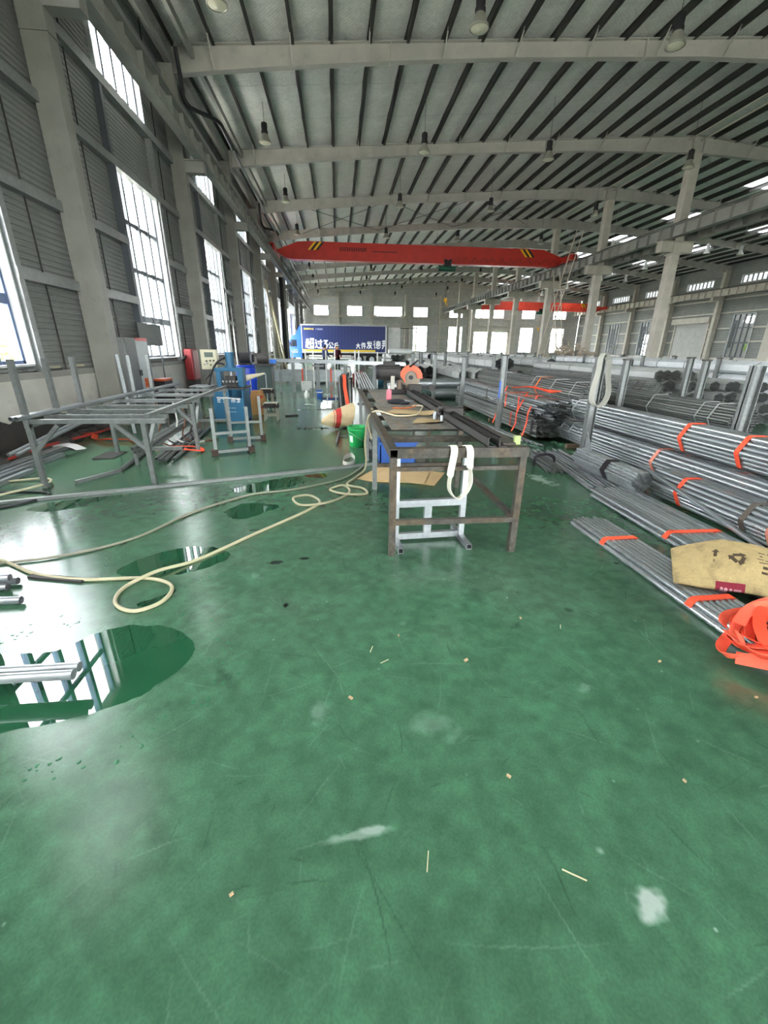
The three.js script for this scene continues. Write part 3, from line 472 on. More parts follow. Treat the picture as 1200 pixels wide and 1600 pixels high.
// dark pipes slung under the rack and on the floor
{
  let n = 0;
  for (const [dx, dy] of [[0, 0.06], [0.05, 0.065], [0.1, 0.055], [0.025, 0.015], [0.075, 0.018], [0.125, 0.01]]) { const m = mb(); m.pipe(V(-2.62 + dx, 0.22 + dy, -5.62 - 0.05 * (n++ % 3)), V(-2.74 + dx, 0.26 + dy, -8.6), 0.024, 0.2); single('steel_pipe', m, MAT.galvDull, 'dull grey pipe in the sloping sheaf under the wall rack', 'pipe', 'sheaf under the wall rack'); }
  for (const [z] of [[-5.9], [-8.3]]) single('bearer_bar', mb().span(-2.75, -2.1, 0.2, 0.24, z - 0.03, z + 0.03).span(-2.74, -2.7, 0, 0.2, z - 0.02, z + 0.02), MAT.galvDull, 'small bearer holding up the sheaf of pipes under the rack', 'bearer', 'bearers under the rack');
  for (const [x, z, L] of [[-2.56, -6.12, 2.3], [-2.48, -6.02, 2.5], [-2.41, -6.02, 2.4], [-2.31, -6.06, 2.6]]) { const m = mb(); m.pipe(V(x, 0.026, z), V(x - 0.2, 0.026, z - L), 0.026, 0.12); single('steel_pipe', m, MAT.galvDull, 'dull pipe lying on the floor under the rack, ends tied with orange webbing', 'pipe', 'floor pipes under the rack'); }
  { const m = mb(); m.pipe(V(-2.78, 0.026, -5.55), V(-2.9, 0.026, -6.6), 0.026, 0.12); single('steel_pipe', m, MAT.galvDull, 'short single pipe lying on the wet floor before the rack', 'pipe'); }
  for (const [a, b] of [[[-4.15, 0.2, -5.7], [-3.95, 0.55, -8.2]], [[-4.08, 0.19, -5.75], [-3.88, 0.54, -8.25]]]) { const m = mb(); m.pipe(V(...a), V(...b), 0.022); single('steel_tube', m, MAT.galv, 'thin tube propped at a slope between rack and plastered wall', 'tube', 'sloping tubes by the wall'); }
  for (const [x, z0, z1] of [[-4.3, -4.6, -7.2], [-4.22, -4.4, -7.0], [-4.1, -4.2, -6.2], [-4.0, -4.3, -6.5], [-3.86, -3.9, -5.6]]) { single('square_tube', mb().span(x - 0.03, x + 0.03, 0, 0.05, z1, z0), MAT.galv, 'long galvanised square tube on the floor by the plastered wall', 'tube', 'square tubes by the wall'); }
  single('square_tube', mb().bar(V(-3.05, 0.021, -5.05), V(-2.78, 0.021, -5.55), 0.04, 0.04), MAT.galvDull, 'short square tube touching the long floor channel under the rack', 'tube');
  single('floor_channel', mb().bar(V(-3.9, 0.015, -4.22), V(0.45, 0.015, -5.7), 0.05, 0.03), MAT.galvDull, 'very long thin steel channel lying right across the wet floor', 'channel');
  single('orange_webbing', mb().add(ribbon([V(-4.55, 0.03, -8.05), V(-4.25, 0.06, -7.9), V(-4.1, 0.02, -7.6), V(-3.8, 0.05, -7.45), V(-3.55, 0.03, -7.5), V(-3.35, 0.03, -7.3)], 0.11, V(0, 0.4, 1))), MAT.orange, 'crumpled orange webbing on the floor behind the wall rack', 'webbing');
  single('orange_webbing', mb().add(ribbon([V(-2.7, 0.06, -6.5), V(-2.55, 0.075, -6.55), V(-2.42, 0.06, -6.6), V(-2.25, 0.07, -6.5), V(-2.1, 0.02, -6.65), V(-2.2, 0.03, -6.85), V(-2.45, 0.07, -6.75), V(-2.62, 0.075, -6.62), V(-2.75, 0.06, -6.7)], 0.07, V(0.3, 0, 1))), MAT.orange, 'loop of orange webbing over the floor pipes under the rack', 'webbing');
  single('paper_sheet', mb().add(ribbon([V(-4.4, 0.052, -6.95), V(-4.25, 0.058, -7.0), V(-4.1, 0.05, -6.95), V(-3.95, 0.004, -6.9)], 0.2, V(0, 0, 1), 20, 0.002)), MAT.white, 'crumpled white paper sheet by the square tubes', 'paper');
  // dark damp stain and rubbish at the foot of the plastered wall
  const pts = []; for (let i = 0; i <= 120; i++) { const z = -4.6 - 4.6 * i / 120; pts.push([-z, 0.1 + (0.34 * Math.max(0, Math.sin(i / 120 * 3.1)) + 0.08) * (0.55 + 0.9 * fbm(i / 14, 3.3, 256, 4))]); }
  const poly = [[4.6, 0], ...pts, [9.2, 0]];
  const m4 = new THREE.Matrix4().makeBasis(V(0, 0, -1), V(0, 1, 0), V(1, 0, 0)); m4.setPosition(XW + 0.04, 0, 0);
  mb().prism(poly, 0.004, m4).build('peeled_plaster', MAT.stain, wallL);
  for (let i = 0; i < 9; i++) { const z = -5.0 - 0.45 * i, s = mb(); const w = rr(0.12, 0.19), g = new THREE.IcosahedronGeometry(1, 2), p = g.attributes.position; for (let q = 0; q < p.count; q++) { const f = 0.75 + 0.5 * vnoise(p.getX(q) * 2 + i * 7, p.getY(q) * 2 + p.getZ(q) * 3, 256); p.setXYZ(q, p.getX(q) * w * f, Math.max(-0.02, p.getY(q) * 0.1 * f), p.getZ(q) * w * f); } g.computeVertexNormals(); g.translate(-4.5 + rr(0, 0.04), 0.02, z); s.add(g); single('scrap_heap', s, MAT.stain, 'small dark heap of scrap at the foot of the plastered wall', 'scrap', 'scrap along the plastered wall'); }
  single('red_hose', mb().tube([V(-4.5, 0.03, -6.0), V(-4.35, 0.1, -6.6), V(-4.4, 0.05, -7.4), V(-4.2, 0.08, -8.0), V(-4.35, 0.03, -8.8)], 0.02, 60, 8), std(0x9c2a22, 0.6), 'dark red hose along the foot of the plastered wall', 'hose');
  for (let i = 0; i < 6; i++) { const z = rr(-8.9, -7.7); single('ledge_offcut', mb().box(XW + 0.02 + rr(0, 0.04), 1.115 + 0.02 * (i % 3), z, 0.08, 0.03, rr(0.3, 0.8), rr(-0.12, 0.12)), [MAT.dark, MAT.galvDull, painted(0xcfc7a6, 0.8)][i % 3], 'odd piece of scrap lying on the ledge of the plastered wall', 'offcut', 'scrap on the wall ledge'); }
  // cables drooping under the rack
  for (let i = 0; i < 5; i++) { const x = -2.75 + 0.09 * i, z = -6.9 - 0.1 * i; single('hanging_cable', mb().tube([V(x, 0.71, z), V(x + 0.03, 0.4, z + 0.03), V(x - 0.05, 0.14, z), V(x + 0.1, 0.02, z - 0.1), V(x + 0.3, 0.015, z - 0.3)], 0.014, 30, 7), std([0x6b4a3a, 0x4a4440, 0xc9c9c4][i % 3], 0.6), 'cable drooping from the wall rack to the floor', 'cable', 'cables under the wall rack'); }
}
// ---------- electrical cabinet, board, welder ----------
{
  const o = thing('electrical_cabinet', 'tall grey electrical cabinet with red strip and orange label, beside a wall column', 'cabinet', [-4.24, 0, -10.2]);
  mb().rbox(-0.22, 0.86, 0, 0.44, 1.6, 1.14, 0.012).build('body', painted(0x8b8d8c, 0.45), o);
  mb().span(-0.44, 0, 0, 0.07, -0.55, 0.55).build('plinth', MAT.dark, o);
  const d1 = mb().rbox(0.006, 0.87, 0.31, 0.02, 1.54, 0.46, 0.006).build('door', painted(0x6f7170, 0.5), o);
  const d2 = mb().rbox(0.006, 0.87, -0.22, 0.02, 1.54, 0.58, 0.006).build('door', painted(0xc3c8c8, 0.45), o);
  mb().span(0.016, 0.03, 0.9, 1.02, 0.1, 0.13).build('handle', MAT.black, d1); mb().span(0.016, 0.03, 0.9, 1.02, 0.02, 0.05).build('handle', MAT.black, d2);
  mb().span(0.0, 0.022, 1.6, 1.665, -0.5, 0.06).build('red_strip', MAT.red, o);
  const cv = document.createElement('canvas'); cv.width = cv.height = 128; const x = cv.getContext('2d'); x.fillStyle = '#e0641c'; x.fillRect(0, 0, 128, 128); x.fillStyle = '#7a2508'; for (const [a, b] of [[16, 14], [70, 14], [16, 70], [70, 70]]) { x.fillRect(a, b, 40, 8); x.fillRect(a, b + 18, 40, 8); x.fillRect(a + 16, b, 8, 42); if (a > 50) x.fillRect(a, b + 34, 40, 8); }
  const tx = new THREE.CanvasTexture(cv); tx.colorSpace = THREE.SRGBColorSpace; const g = new THREE.PlaneGeometry(0.2, 0.2); g.rotateY(Math.PI / 2); g.translate(0.018, 0.74, -0.14); mesh('warning_label', g, std(0xffffff, 0.6, 0, { map: tx }), o);
  const b = thing('grey_board', 'thin grey board standing across the lower panes of the window', 'board', [-4.57, 1.1, -11.9]); mb().rbox(0, 0.66, 0, 0.015, 0.5, 1.35, 0.003).build('board', painted(0x7d7f7c, 0.7), b); for (const q of [-0.5, 0.5]) mb().span(-0.02, 0.0, -1.1, 0.45, q - 0.02, q + 0.02).build('support', MAT.frame, b);
  const w = thing('welding_machine', 'orange and black welding machine on a dark cart by the window', 'welder', [-4.25, 0, -11.35]);
  mb().rbox(0, 0.62, 0, 0.26, 0.22, 0.5, 0.02).build('casing', MAT.black, w); mb().rbox(0, 0.74, 0, 0.27, 0.06, 0.5, 0.02).build('orange_top', painted(0xd0521f, 0.5), w); mb().span(-0.14, 0.14, 0.06, 0.5, -0.24, 0.24).build('cart', MAT.dark, w); for (const [a, c] of [[-0.12, -0.2], [0.12, -0.2], [-0.12, 0.2], [0.12, 0.2]]) mb().cyl(V(a - 0.015, 0.05, c), V(a + 0.015, 0.05, c), 0.05, 0.05, 12).build('wheel', MAT.rubber, w);
  mb().tube([V(0.1, 0.68, 0.1), V(0.25, 0.5, -0.1), V(0.3, 0.2, -0.4), V(0.2, 0.02, -0.6)], 0.015, 24, 6).build('cable', MAT.black, w);
  const r = thing('red_fire_cabinet', 'tall narrow dark red steel box standing against the second bay of the ribbed wall', 'cabinet', [-4.5, 0, -14.55]);
  mb().rbox(0, 0.98, 0, 0.26, 0.92, 0.62, 0.05).build('body', painted(0x861a1e, 0.4), r); mb().span(-0.13, 0.1, 0, 0.53, -0.3, 0.3).build('stand', MAT.dark, r); mb().rbox(0.13, 0.98, 0.0, 0.015, 0.8, 0.5, 0.006).build('door', painted(0x8e2024, 0.4), r); mb().span(-0.1, 0.06, 0.5, 1.3, -0.36, -0.32).build('edge_rail', MAT.black, r);
  const vl = mb(); for (let i = 0; i < 4; i++) vl.tube([V(-4.6, 1.12, -14.0), V(-4.55, 1.16 + 0.03 * i, -14.1 - 0.05 * i), V(-4.6, 1.15, -14.35 + 0.02 * i), V(-4.62, 1.12, -14.2)], 0.018, 24, 6); single('cable_tangle', vl, MAT.black, 'black tangle of cable on the ledge beside the red box', 'cable');
}
// ---------- press, control box, barrels, stools ----------
{
  const B = MAT.blue, o = thing('hydraulic_press', 'worn blue hydraulic press with a cylinder on top and dark tooling', 'press', [-2.28, 0, -9.75]);
  mb().span(-0.31, 0.31, 0.03, 0.69, -0.36, 0.08).span(-0.31, 0.31, 0.03, 0.5, 0.08, 0.36).span(-0.31, 0.02, 0.5, 0.69, 0.08, 0.36).span(0.28, 0.31, 0.5, 0.69, 0.08, 0.36).span(0.02, 0.28, 0.66, 0.69, 0.08, 0.36).build('base_cabinet', B, o); mb().span(-0.28, 0.28, 0, 0.05, -0.33, 0.33).build('plinth', MAT.dark, o);
  mb().rbox(0.0, 0.7, 0, 0.7, 0.03, 0.8, 0.006).build('table_top', MAT.dark, o);
  mb().rbox(0.24, 0.88, 0.0, 0.12, 0.34, 0.3, 0.01).build('side_frame', B, o); mb().rbox(-0.2, 0.88, 0.0, 0.1, 0.34, 0.3, 0.01).build('side_frame', B, o); mb().rbox(0.02, 1.06, 0, 0.58, 0.07, 0.34, 0.012).build('top_yoke', B, o);
  mb().cyl(V(0.03, 1.09, 0), V(0.03, 1.38, 0), 0.082, 0.082, 24).cyl(V(0.03, 1.36, 0), V(0.03, 1.4, 0), 0.09, 0.09, 24).cyl(V(0.03, 1.09, 0), V(0.03, 1.13, 0), 0.12, 0.12, 24).build('cylinder', B, o);
  mb().cyl(V(0.03, 0.93, 0.02), V(0.03, 1.04, 0.02), 0.045, 0.045, 16).build('ram', MAT.galv, o); mb().rbox(0.03, 0.88, 0.03, 0.22, 0.1, 0.22, 0.015).rbox(0.03, 0.77, 0.03, 0.3, 0.11, 0.3, 0.015).build('die', MAT.dark, o);
  for (let i = 0; i < 5; i++) mb().cyl(V(-0.1 + 0.07 * i, 0.83, 0.19), V(-0.1 + 0.07 * i, 0.83, 0.23), 0.022, 0.022, 8).build('bolt', MAT.galv, o);
  mb().tube([V(-0.04, 1.3, 0.08), V(-0.2, 1.2, 0.12), V(-0.34, 1.0, 0.12), V(-0.5, 0.85, 0.1)], 0.02, 24, 8).build('oil_hose', MAT.black, o); mb().tube([V(-0.06, 1.16, 0.08), V(-0.2, 1.18, 0.14), V(-0.3, 1.05, 0.15), V(-0.42, 0.75, 0.1)], 0.018, 24, 8).build('oil_hose', MAT.black, o);
  const t = mb(), wy = 0.42; // white stencilled lettering on the cabinet
  for (const [x, pat] of [[-0.22, 0], [-0.11, 1], [0.06, 2], [0.16, 3]]) { t.span(x, x + 0.07, wy + 0.05, wy + 0.062, 0.361, 0.363).span(x + 0.029, x + 0.041, wy, wy + 0.07, 0.361, 0.363); if (pat !== 2) t.span(x, x + 0.07, wy, wy + 0.012, 0.361, 0.363); if (pat % 2 === 0) t.span(x, x + 0.012, wy, wy + 0.07, 0.361, 0.363); if (pat > 1) t.span(x + 0.058, x + 0.07, wy, wy + 0.05, 0.361, 0.363); }
  for (let i = 0; i < 3; i++) t.span(0.0 + 0.05 * i, 0.03 + 0.05 * i, 0.3, 0.308, 0.361, 0.363).span(0.0 + 0.05 * i, 0.03 + 0.05 * i, 0.22, 0.228, 0.361, 0.363); t.build('lettering', MAT.white, o);
  const c = thing('control_box', 'cream control box with a small screen and round knobs on a post', 'control box', [-2.78, 0, -10.25]);
  mb().rbox(0, 1.24, 0, 0.34, 0.41, 0.2, 0.012).build('casing', painted(0xd8d2b4, 0.5), c); mb().span(-0.08, 0.1, 1.29, 1.39, 0.1, 0.106).build('screen', std(0x5f6a62, 0.3), c); mb().span(-0.03, 0.03, 0, 1.05, -0.03, 0.03).build('post', MAT.galvDull, c); mb().span(-0.2, 0.2, 0, 0.02, -0.2, 0.2).build('base_plate', MAT.dark, c);
  for (const [x, y, m] of [[-0.05, 1.21, MAT.black], [0.03, 1.22, MAT.black], [0.1, 1.22, MAT.black], [-0.1, 1.14, MAT.galv], [0.03, 1.13, MAT.black], [-0.04, 1.16, MAT.galv]]) mb().cyl(V(x, y, 0.1), V(x, y, 0.125), 0.018, 0.016, 12).build('knob', m, c);
  const tb = thing('small_table', 'low galvanised side table next to the control box', 'table', [-2.86, 0, -9.75]); mb().rbox(0, 0.72, 0, 0.42, 0.03, 0.5, 0.006).build('top', MAT.galv, tb); for (const [a, b] of [[-0.18, -0.2], [0.18, -0.2], [-0.18, 0.2], [0.18, 0.2]]) mb().span(a - 0.02, a + 0.02, 0, 0.705, b - 0.02, b + 0.02).build('leg', MAT.galvDull, tb);
  const bar = thing('blue_barrel', 'bright blue plastic barrel behind the press', 'barrel', [-2.5, 0, -12.6]); mb().lathe([[0, 0], [0.23, 0], [0.26, 0.03], [0.27, 0.3], [0.285, 0.32], [0.285, 0.36], [0.27, 0.38], [0.27, 0.62], [0.285, 0.64], [0.285, 0.68], [0.27, 0.7], [0.26, 0.97], [0.24, 1.02], [0, 1.02]], 0, 0, 0, 32).build('body', MAT.blueBarrel, bar); mb().lathe([[0.21, 1.02], [0.25, 1.02], [0.25, 1.05], [0.21, 1.05]], 0, 0, 0, 32).build('rim', MAT.blueBarrel, bar);
  const mo = thing('electric_motor', 'black round electric motor with a pale ring sitting on the blue barrel', 'motor', [-2.5, 1.05, -12.6]); mb().cyl(V(-0.12, 0.17, 0), V(0.16, 0.17, 0), 0.16, 0.16, 24).build('casing', MAT.black, mo); mb().cyl(V(0.16, 0.17, 0), V(0.2, 0.17, 0), 0.145, 0.145, 24).build('end_ring', MAT.galv, mo); mb().cyl(V(0.2, 0.17, 0), V(0.24, 0.17, 0), 0.1, 0.1, 20).build('fan_cover', MAT.black, mo); mb().span(-0.12, 0.16, 0, 0.05, -0.12, 0.12).build('foot', MAT.dark, mo);
  const gc = thing('dark_machine_cabinet', 'dark green machine cabinet with a motor on top beyond the blue barrel', 'machine', [-2.25, 0, -14.3]); mb().rbox(0, 0.5, 0, 0.46, 0.98, 0.6, 0.01).build('body', painted(0x33423f, 0.5), gc); mb().rbox(0, 1.0, 0, 0.6, 0.04, 0.7, 0.008).build('top', MAT.dark, gc); mb().cyl(V(-0.2, 1.18, 0.05), V(0.12, 1.18, 0.05), 0.15, 0.15, 20).build('motor', MAT.dark, gc); mb().rbox(0.26, 1.1, 0, 0.2, 0.12, 0.2, 0.02).build('blue_cap', std(0x3a78d8, 0.5), gc);
  const stool = (pos, s, label) => { const q = thing('work_stool', label, 'stool', pos); mb().rbox(0, s - 0.02, 0, 0.3, 0.035, 0.28, 0.006).build('seat', painted(0xbdb5a3, 0.7), q); for (const [a, b] of [[-0.12, -0.11], [0.12, -0.11], [-0.12, 0.11], [0.12, 0.11]]) mb().bar(V(a * 1.12, 0, b * 1.12), V(a, s - 0.03, b), 0.03, 0.03).build('leg', painted(0x8a8578, 0.7), q); for (const [a, b] of [[-1, 1], [1, 1], [-1, -1], [1, -1]]) if (b > 0 && a > 0) { mb().span(-0.12, 0.12, 0.1, 0.13, 0.105, 0.13).build('rung', painted(0x8a8578, 0.7), q); mb().span(-0.12, 0.12, 0.1, 0.13, -0.13, -0.105).build('rung', painted(0x8a8578, 0.7), q); } 
    const c = []; for (let i = 0; i <= 30; i++) { const a = i / 30 * Math.PI * 2; c.push([0.162 * Math.sign(Math.cos(a)) * Math.pow(Math.abs(Math.cos(a)), 0.4), 0.152 * Math.sign(Math.sin(a)) * Math.pow(Math.abs(Math.sin(a)), 0.4)]); }
    const pos2 = [], idx = []; for (let i = 0; i <= 30; i++) { pos2.push(c[i][0], s - 0.003, c[i][1], c[i][0] * 1.05, s - 0.07 - 0.05 * Math.abs(Math.sin(i * 1.9)), c[i][1] * 1.05); if (i) { const k = 2 * i; idx.push(k - 2, k, k - 1, k, k + 1, k - 1); } } const g = new THREE.BufferGeometry(); g.setAttribute('position', new THREE.Float32BufferAttribute(pos2, 3)); g.setIndex(idx); const g2 = g.toNonIndexed(); g2.computeVertexNormals(); mesh('cloth_skirt', metric(g2), std(0x1d1a19, 0.9, 0, { side: THREE.DoubleSide }), q); return q; };
  stool([-1.47, 0, -9.72], 0.38, 'small stool with black cloth skirt, the lower one near the press'); stool([-1.8, 0, -11.4], 0.53, 'taller stool with black cloth skirt behind the lower stool');
  const sk = thing('paper_sack', 'upright brown paper sack with reddish print between press and stools', 'sack', [-1.9, 0, -10.65]); const g = new THREE.BoxGeometry(0.3, 0.55, 0.24, 8, 10, 6), p = g.attributes.position; for (let i = 0; i < p.count; i++) { const x = p.getX(i), y = p.getY(i) + 0.275, z = p.getZ(i), f = 1 + 0.12 * Math.sin(y * 6) - 0.25 * sm(0.4, 0.55, y) + 0.08 * (vnoise(x * 20 + 5, y * 14, 256) - 0.5); p.setXYZ(i, x * f + 0.03 * (vnoise(y * 12, z * 20, 256) - 0.5), y, z * f); } g.computeVertexNormals(); const sb = mb(); sb.add(g); sb.build('body', painted(0xa67b4a, 0.85), sk); mb().box(0.1, 0.3, 0.128, 0.08, 0.3, 0.004, 0.05).build('red_print', painted(0xb4442e, 0.8), sk);
  const ro = thing('pale_tapered_roll', 'pale tapered paper roll on a thin stand beside the blue barrel', 'roll', [-1.98, 0, -11.2]); mb().cyl(V(-0.25, 0.8, 0.1), V(0.18, 0.9, -0.1), 0.075, 0.02, 16).build('roll', painted(0xd9d2b8, 0.8), ro); mb().cyl(V(0.2, 0, -0.1), V(0.2, 0.9, -0.1), 0.014, 0.014, 8).cyl(V(-0.15, 0, 0.06), V(-0.15, 0.76, 0.06), 0.014, 0.014, 8).build('stand', MAT.galv, ro);
}
// ---------- trestles between rack and press ----------
function trestle(x0, z0, x1, z1, h, label) {
  const o = thing('pipe_trestle', label, 'trestle', [(x0 + x1) / 2, 0, (z0 + z1) / 2], -Math.atan2(z1 - z0, x1 - x0)), L = Math.hypot(x1 - x0, z1 - z0) / 2;
  for (const s of [-1, 1]) { mb().span(s * L - 0.022, s * L + 0.022, 0.05, h, -0.022, 0.022).build('upright', MAT.galvDull, o); mb().rbox(s * (L + 0.02), 0.045, 0, 0.09, 0.09, 0.14, 0.006).build('foot_block', painted(0x46362f, 0.8), o); }
  mb().span(-L, L, 0.03, 0.07, -0.02, 0.02).build('base_bar', MAT.galvDull, o); mb().span(-L, L, 0.3, 0.335, -0.018, 0.018).build('cross_bar', MAT.galvDull, o); return o;
}
trestle(-1.82, -6.4, -1.37, -6.6, 0.68, 'slim galvanised trestle on brown foot blocks at the end of the wall rack'); trestle(-1.82, -7.4, -1.33, -7.5, 0.74, 'slim galvanised trestle on brown foot blocks in front of the press');
single('loose_tube', mb().pipe(V(-1.95, 0.735, -7.3), V(-1.62, 0.7, -7.46), 0.014), MAT.galv, 'short bright tube end lying askew on the trestle before the press', 'tube');
// ---------- leaning ladders and stair tower by the wall ----------
{
  const lad = (x0, z0, x1, z1, h, label) => { const o = thing('leaning_ladder', label, 'ladder', [x0, 0, z0]); const d = V(x1 - x0, h, z1 - z0); for (const s of [-0.22, 0.22]) mb().bar(V(0, 0, s), d.clone().add(V(0, 0, s)), 0.05, 0.07).build('rail', painted(0xd8cfae, 0.6), o); const n = Math.floor(h / 0.32); for (let i = 1; i < n; i++) { const q = d.clone().multiplyScalar(i / n); mb().cyl(q.clone().add(V(0, 0, -0.22)), q.clone().add(V(0, 0, 0.22)), 0.02, 0.02, 8).build('rung', painted(0xd8cfae, 0.6), o); } };
  lad(-3.75, -31.6, -4.3, -30.2, 5.4, 'tall pale ladder leaning on the ribbed wall near the black downpipe'); lad(-3.6, -32.8, -4.3, -31.8, 4.6, 'second pale ladder leaning on the ribbed wall beside the tall one');
  const o = thing('access_tower', 'narrow pale ladder frame standing by the ribbed wall', 'scaffold', [-3.95, 0, -28.4]); for (const [a, b] of [[-0.15, -0.3], [0.15, -0.3], [-0.15, 0.3], [0.15, 0.3]]) mb().span(a - 0.02, a + 0.02, 0, 3.2, b - 0.02, b + 0.02).build('post', painted(0xc9c8be, 0.6), o); for (let y = 0.3; y < 3.2; y += 0.4) mb().span(-0.15, 0.15, y - 0.015, y + 0.015, -0.3, -0.27).span(-0.15, 0.15, y - 0.015, y + 0.015, 0.27, 0.3).span(-0.165, -0.135, y - 0.015, y + 0.015, -0.3, 0.3).span(0.135, 0.165, y - 0.015, y + 0.015, -0.3, 0.3).build('rung_frame', painted(0xc9c8be, 0.6), o);
  single('leaning_pole', mb().cyl(V(-4.15, 0, -19.4), V(-4.7, 3.4, -21.7), 0.025, 0.025, 8), MAT.white, 'thin white pole leaning on the ribbed wall in the second bay', 'pole');
}
// ---------- long work table with the cut-off saw ----------
const sheetSteel = std(0xffffff, 0.6, 0.1, { map: rusty });
{
  const T = MAT.rust, o = thing('work_table', 'long rusty square tube work table with steel sheets and a roller rail', 'table', [0, 0, 0]);
  const y = 0.81; // centre of the top tubes
  mb().span(0.41, 1.37, y - 0.035, y + 0.035, -2.985, -2.915).build('front_rail', T, o);
  mb().hollow(0.35, 0.41, y - 0.035, y + 0.03, -7.7, -2.915).build('side_rail', T, o); mb().span(1.31, 1.37, y - 0.03, y + 0.03, -7.7, -2.985).build('side_rail', T, o);
  for (const z of [-3.45, -3.95, -4.6, -5.4, -6.3, -7.65]) mb().span(0.41, 1.31, y - 0.025, y + 0.02, z - 0.03, z + 0.03).build('cross_bar', z === -3.95 ? MAT.dark : T, o);
  for (const [x, z] of [[0.38, -2.95], [1.34, -2.95], [0.385, -4.62], [1.34, -4.62], [0.385, -5.95], [1.34, -6.3], [0.385, -7.6], [1.34, -7.6]]) mb().span(x - 0.025, x + 0.025, 0, y - 0.03, z - 0.025, z + 0.025).build('leg', x < 0.5 && z < -3 ? MAT.galvDull : T, o);
  mb().span(0.4, 1.32, 0.675, 0.705, -2.965, -2.935).build('stretcher', T, o); mb().span(0.4, 1.32, 0.255, 0.295, -2.97, -2.93).build('stretcher', T, o);
  mb().span(1.32, 1.36, 0.26, 0.3, -4.6, -2.97).build('stretcher', T, o); mb().span(0.4, 1.32, 0.26, 0.3, -4.64, -4.6).build('stretcher', T, o);
  // roller rail: two dark channels side by side
  for (const dx of [0, 0.085]) { const r = mb(); r.span(1.06 + dx, 1.068 + dx, 0.845, 0.92, -7.5, -2.93).span(1.06 + dx, 1.12 + dx, 0.845, 0.853, -7.5, -2.93).span(1.06 + dx, 1.075 + dx, 0.912, 0.92, -7.5, -2.93).build('rail_channel', MAT.dark, o); }
  mb().span(1.2, 1.3, 0.845, 0.86, -7.4, -3.0).build('rail_plate', T, o);
  for (const z of [-3.3, -4.1, -4.9, -5.7]) mb().span(1.06, 1.3, 0.84, 0.848, z - 0.03, z + 0.03).build('rail_sleeper', T, o);
  mb().span(0.46, 1.06, 0.832, 0.838, -5.6, -3.75).build('steel_sheet', sheetSteel, o); mb().span(0.5, 1.02, 0.838, 0.843, -7.6, -5.3).build('steel_sheet', sheetSteel, o);
  mb().rbox(1.16, 0.9, -4.35, 0.2, 0.1, 0.14, 0.01).cyl(V(1.02, 0.93, -4.38), V(1.08, 0.93, -4.38), 0.03, 0.03, 12).build('stop_clamp', MAT.dark, o);
  mb().cyl(V(0.95, 0.843, -4.2), V(0.95, 0.92, -4.22), 0.018, 0.018, 12).build('clamp_pin', MAT.galv, o); mb().cyl(V(1.0, 0.843, -4.1), V(1.0, 0.9, -4.12), 0.018, 0.018, 12).build('clamp_pin', MAT.galv, o);
  mb().span(1.3, 1.345, 0.842, 0.905, -3.06, -3.03).build('tape_mark', painted(0xa8b878, 0.7), o);
  // cut-off saw
  const s = thing('cutoff_saw', 'metal cut-off saw with an orange blade guard and dark motor on the work table', 'saw', [1.15, 0.843, -7.0]);
  mb().rbox(-0.1, 0.03, 0, 0.5, 0.06, 0.5, 0.01).build('base', MAT.dark, s); mb().rbox(-0.16, 0.12, 0.02, 0.1, 0.16, 0.14, 0.01).build('pivot_block', painted(0x6a5746, 0.6), s);
  mb().cyl(V(0, 0.24, 0.02), V(0, 0.24, 0.027), 0.155, 0.155, 40).build('blade', painted(0x8a7a66, 0.5), s); mb().cyl(V(0, 0.24, 0.03), V(0, 0.24, 0.05), 0.07, 0.07, 24).build('blade_flange', painted(0x8a7c6a, 0.5), s); mb().cyl(V(0, 0.24, 0.05), V(0, 0.24, 0.07), 0.034, 0.034, 12).build('arbor_nut', MAT.black, s);
  { const ring = []; for (let i = 0; i <= 28; i++) { const a = -0.1 + (Math.PI + 0.75) * i / 28; ring.push([Math.cos(a) * 0.185, Math.sin(a) * 0.185]); } for (let i = 28; i >= 0; i--) { const a = -0.1 + (Math.PI + 0.75) * i / 28; ring.push([Math.cos(a) * 0.1, Math.sin(a) * 0.1]); } const m4 = new THREE.Matrix4().makeRotationY(0.9); m4.setPosition(0.0, 0.24, 0.0);
    mb().prism(ring, 0.06, new THREE.Matrix4().makeTranslation(0, 0.24, -0.005)).build('blade_guard', painted(0xf0561f, 0.45), s); }
  mb().cyl(V(-0.5, 0.31, -0.05), V(-0.17, 0.31, -0.05), 0.115, 0.115, 28).build('motor', MAT.dark, s); mb().cyl(V(-0.55, 0.31, -0.05), V(-0.5, 0.31, -0.05), 0.1, 0.118, 28).build('motor_end', MAT.black, s); mb().rbox(-0.34, 0.44, -0.05, 0.18, 0.07, 0.12, 0.01).build('terminal_box', MAT.dark, s);
  for (let i = 0; i < 10; i++) { const a = i / 10 * 6.28; mb().box(-0.33, 0.31 + 0.118 * Math.sin(a), -0.05 + 0.118 * Math.cos(a), 0.3, 0.012, 0.012, 0, -a).build('cooling_fin', MAT.dark, s); }
  mb().bar(V(-0.17, 0.3, 0.02), V(-0.12, 0.06, 0.1), 0.06, 0.03).build('swing_arm', MAT.dark, s); mb().cyl(V(-0.02, 0.4, 0.05), V(0.06, 0.5, 0.28), 0.014, 0.014, 10).build('handle', MAT.black, s); mb().span(-0.32, -0.26, 0.06, 0.26, 0.02, 0.06).build('bracket', painted(0xb4b0a4, 0.6), s);
  mb().rbox(0.04, 0.1, 0.24, 0.2, 0.1, 0.1, 0.012).cyl(V(0.14, 0.1, 0.24), V(0.3, 0.1, 0.24), 0.015, 0.015, 10).cyl(V(0.3, 0.1, 0.21), V(0.3, 0.1, 0.27), 0.05, 0.05, 14).build('vice', MAT.dark, s);
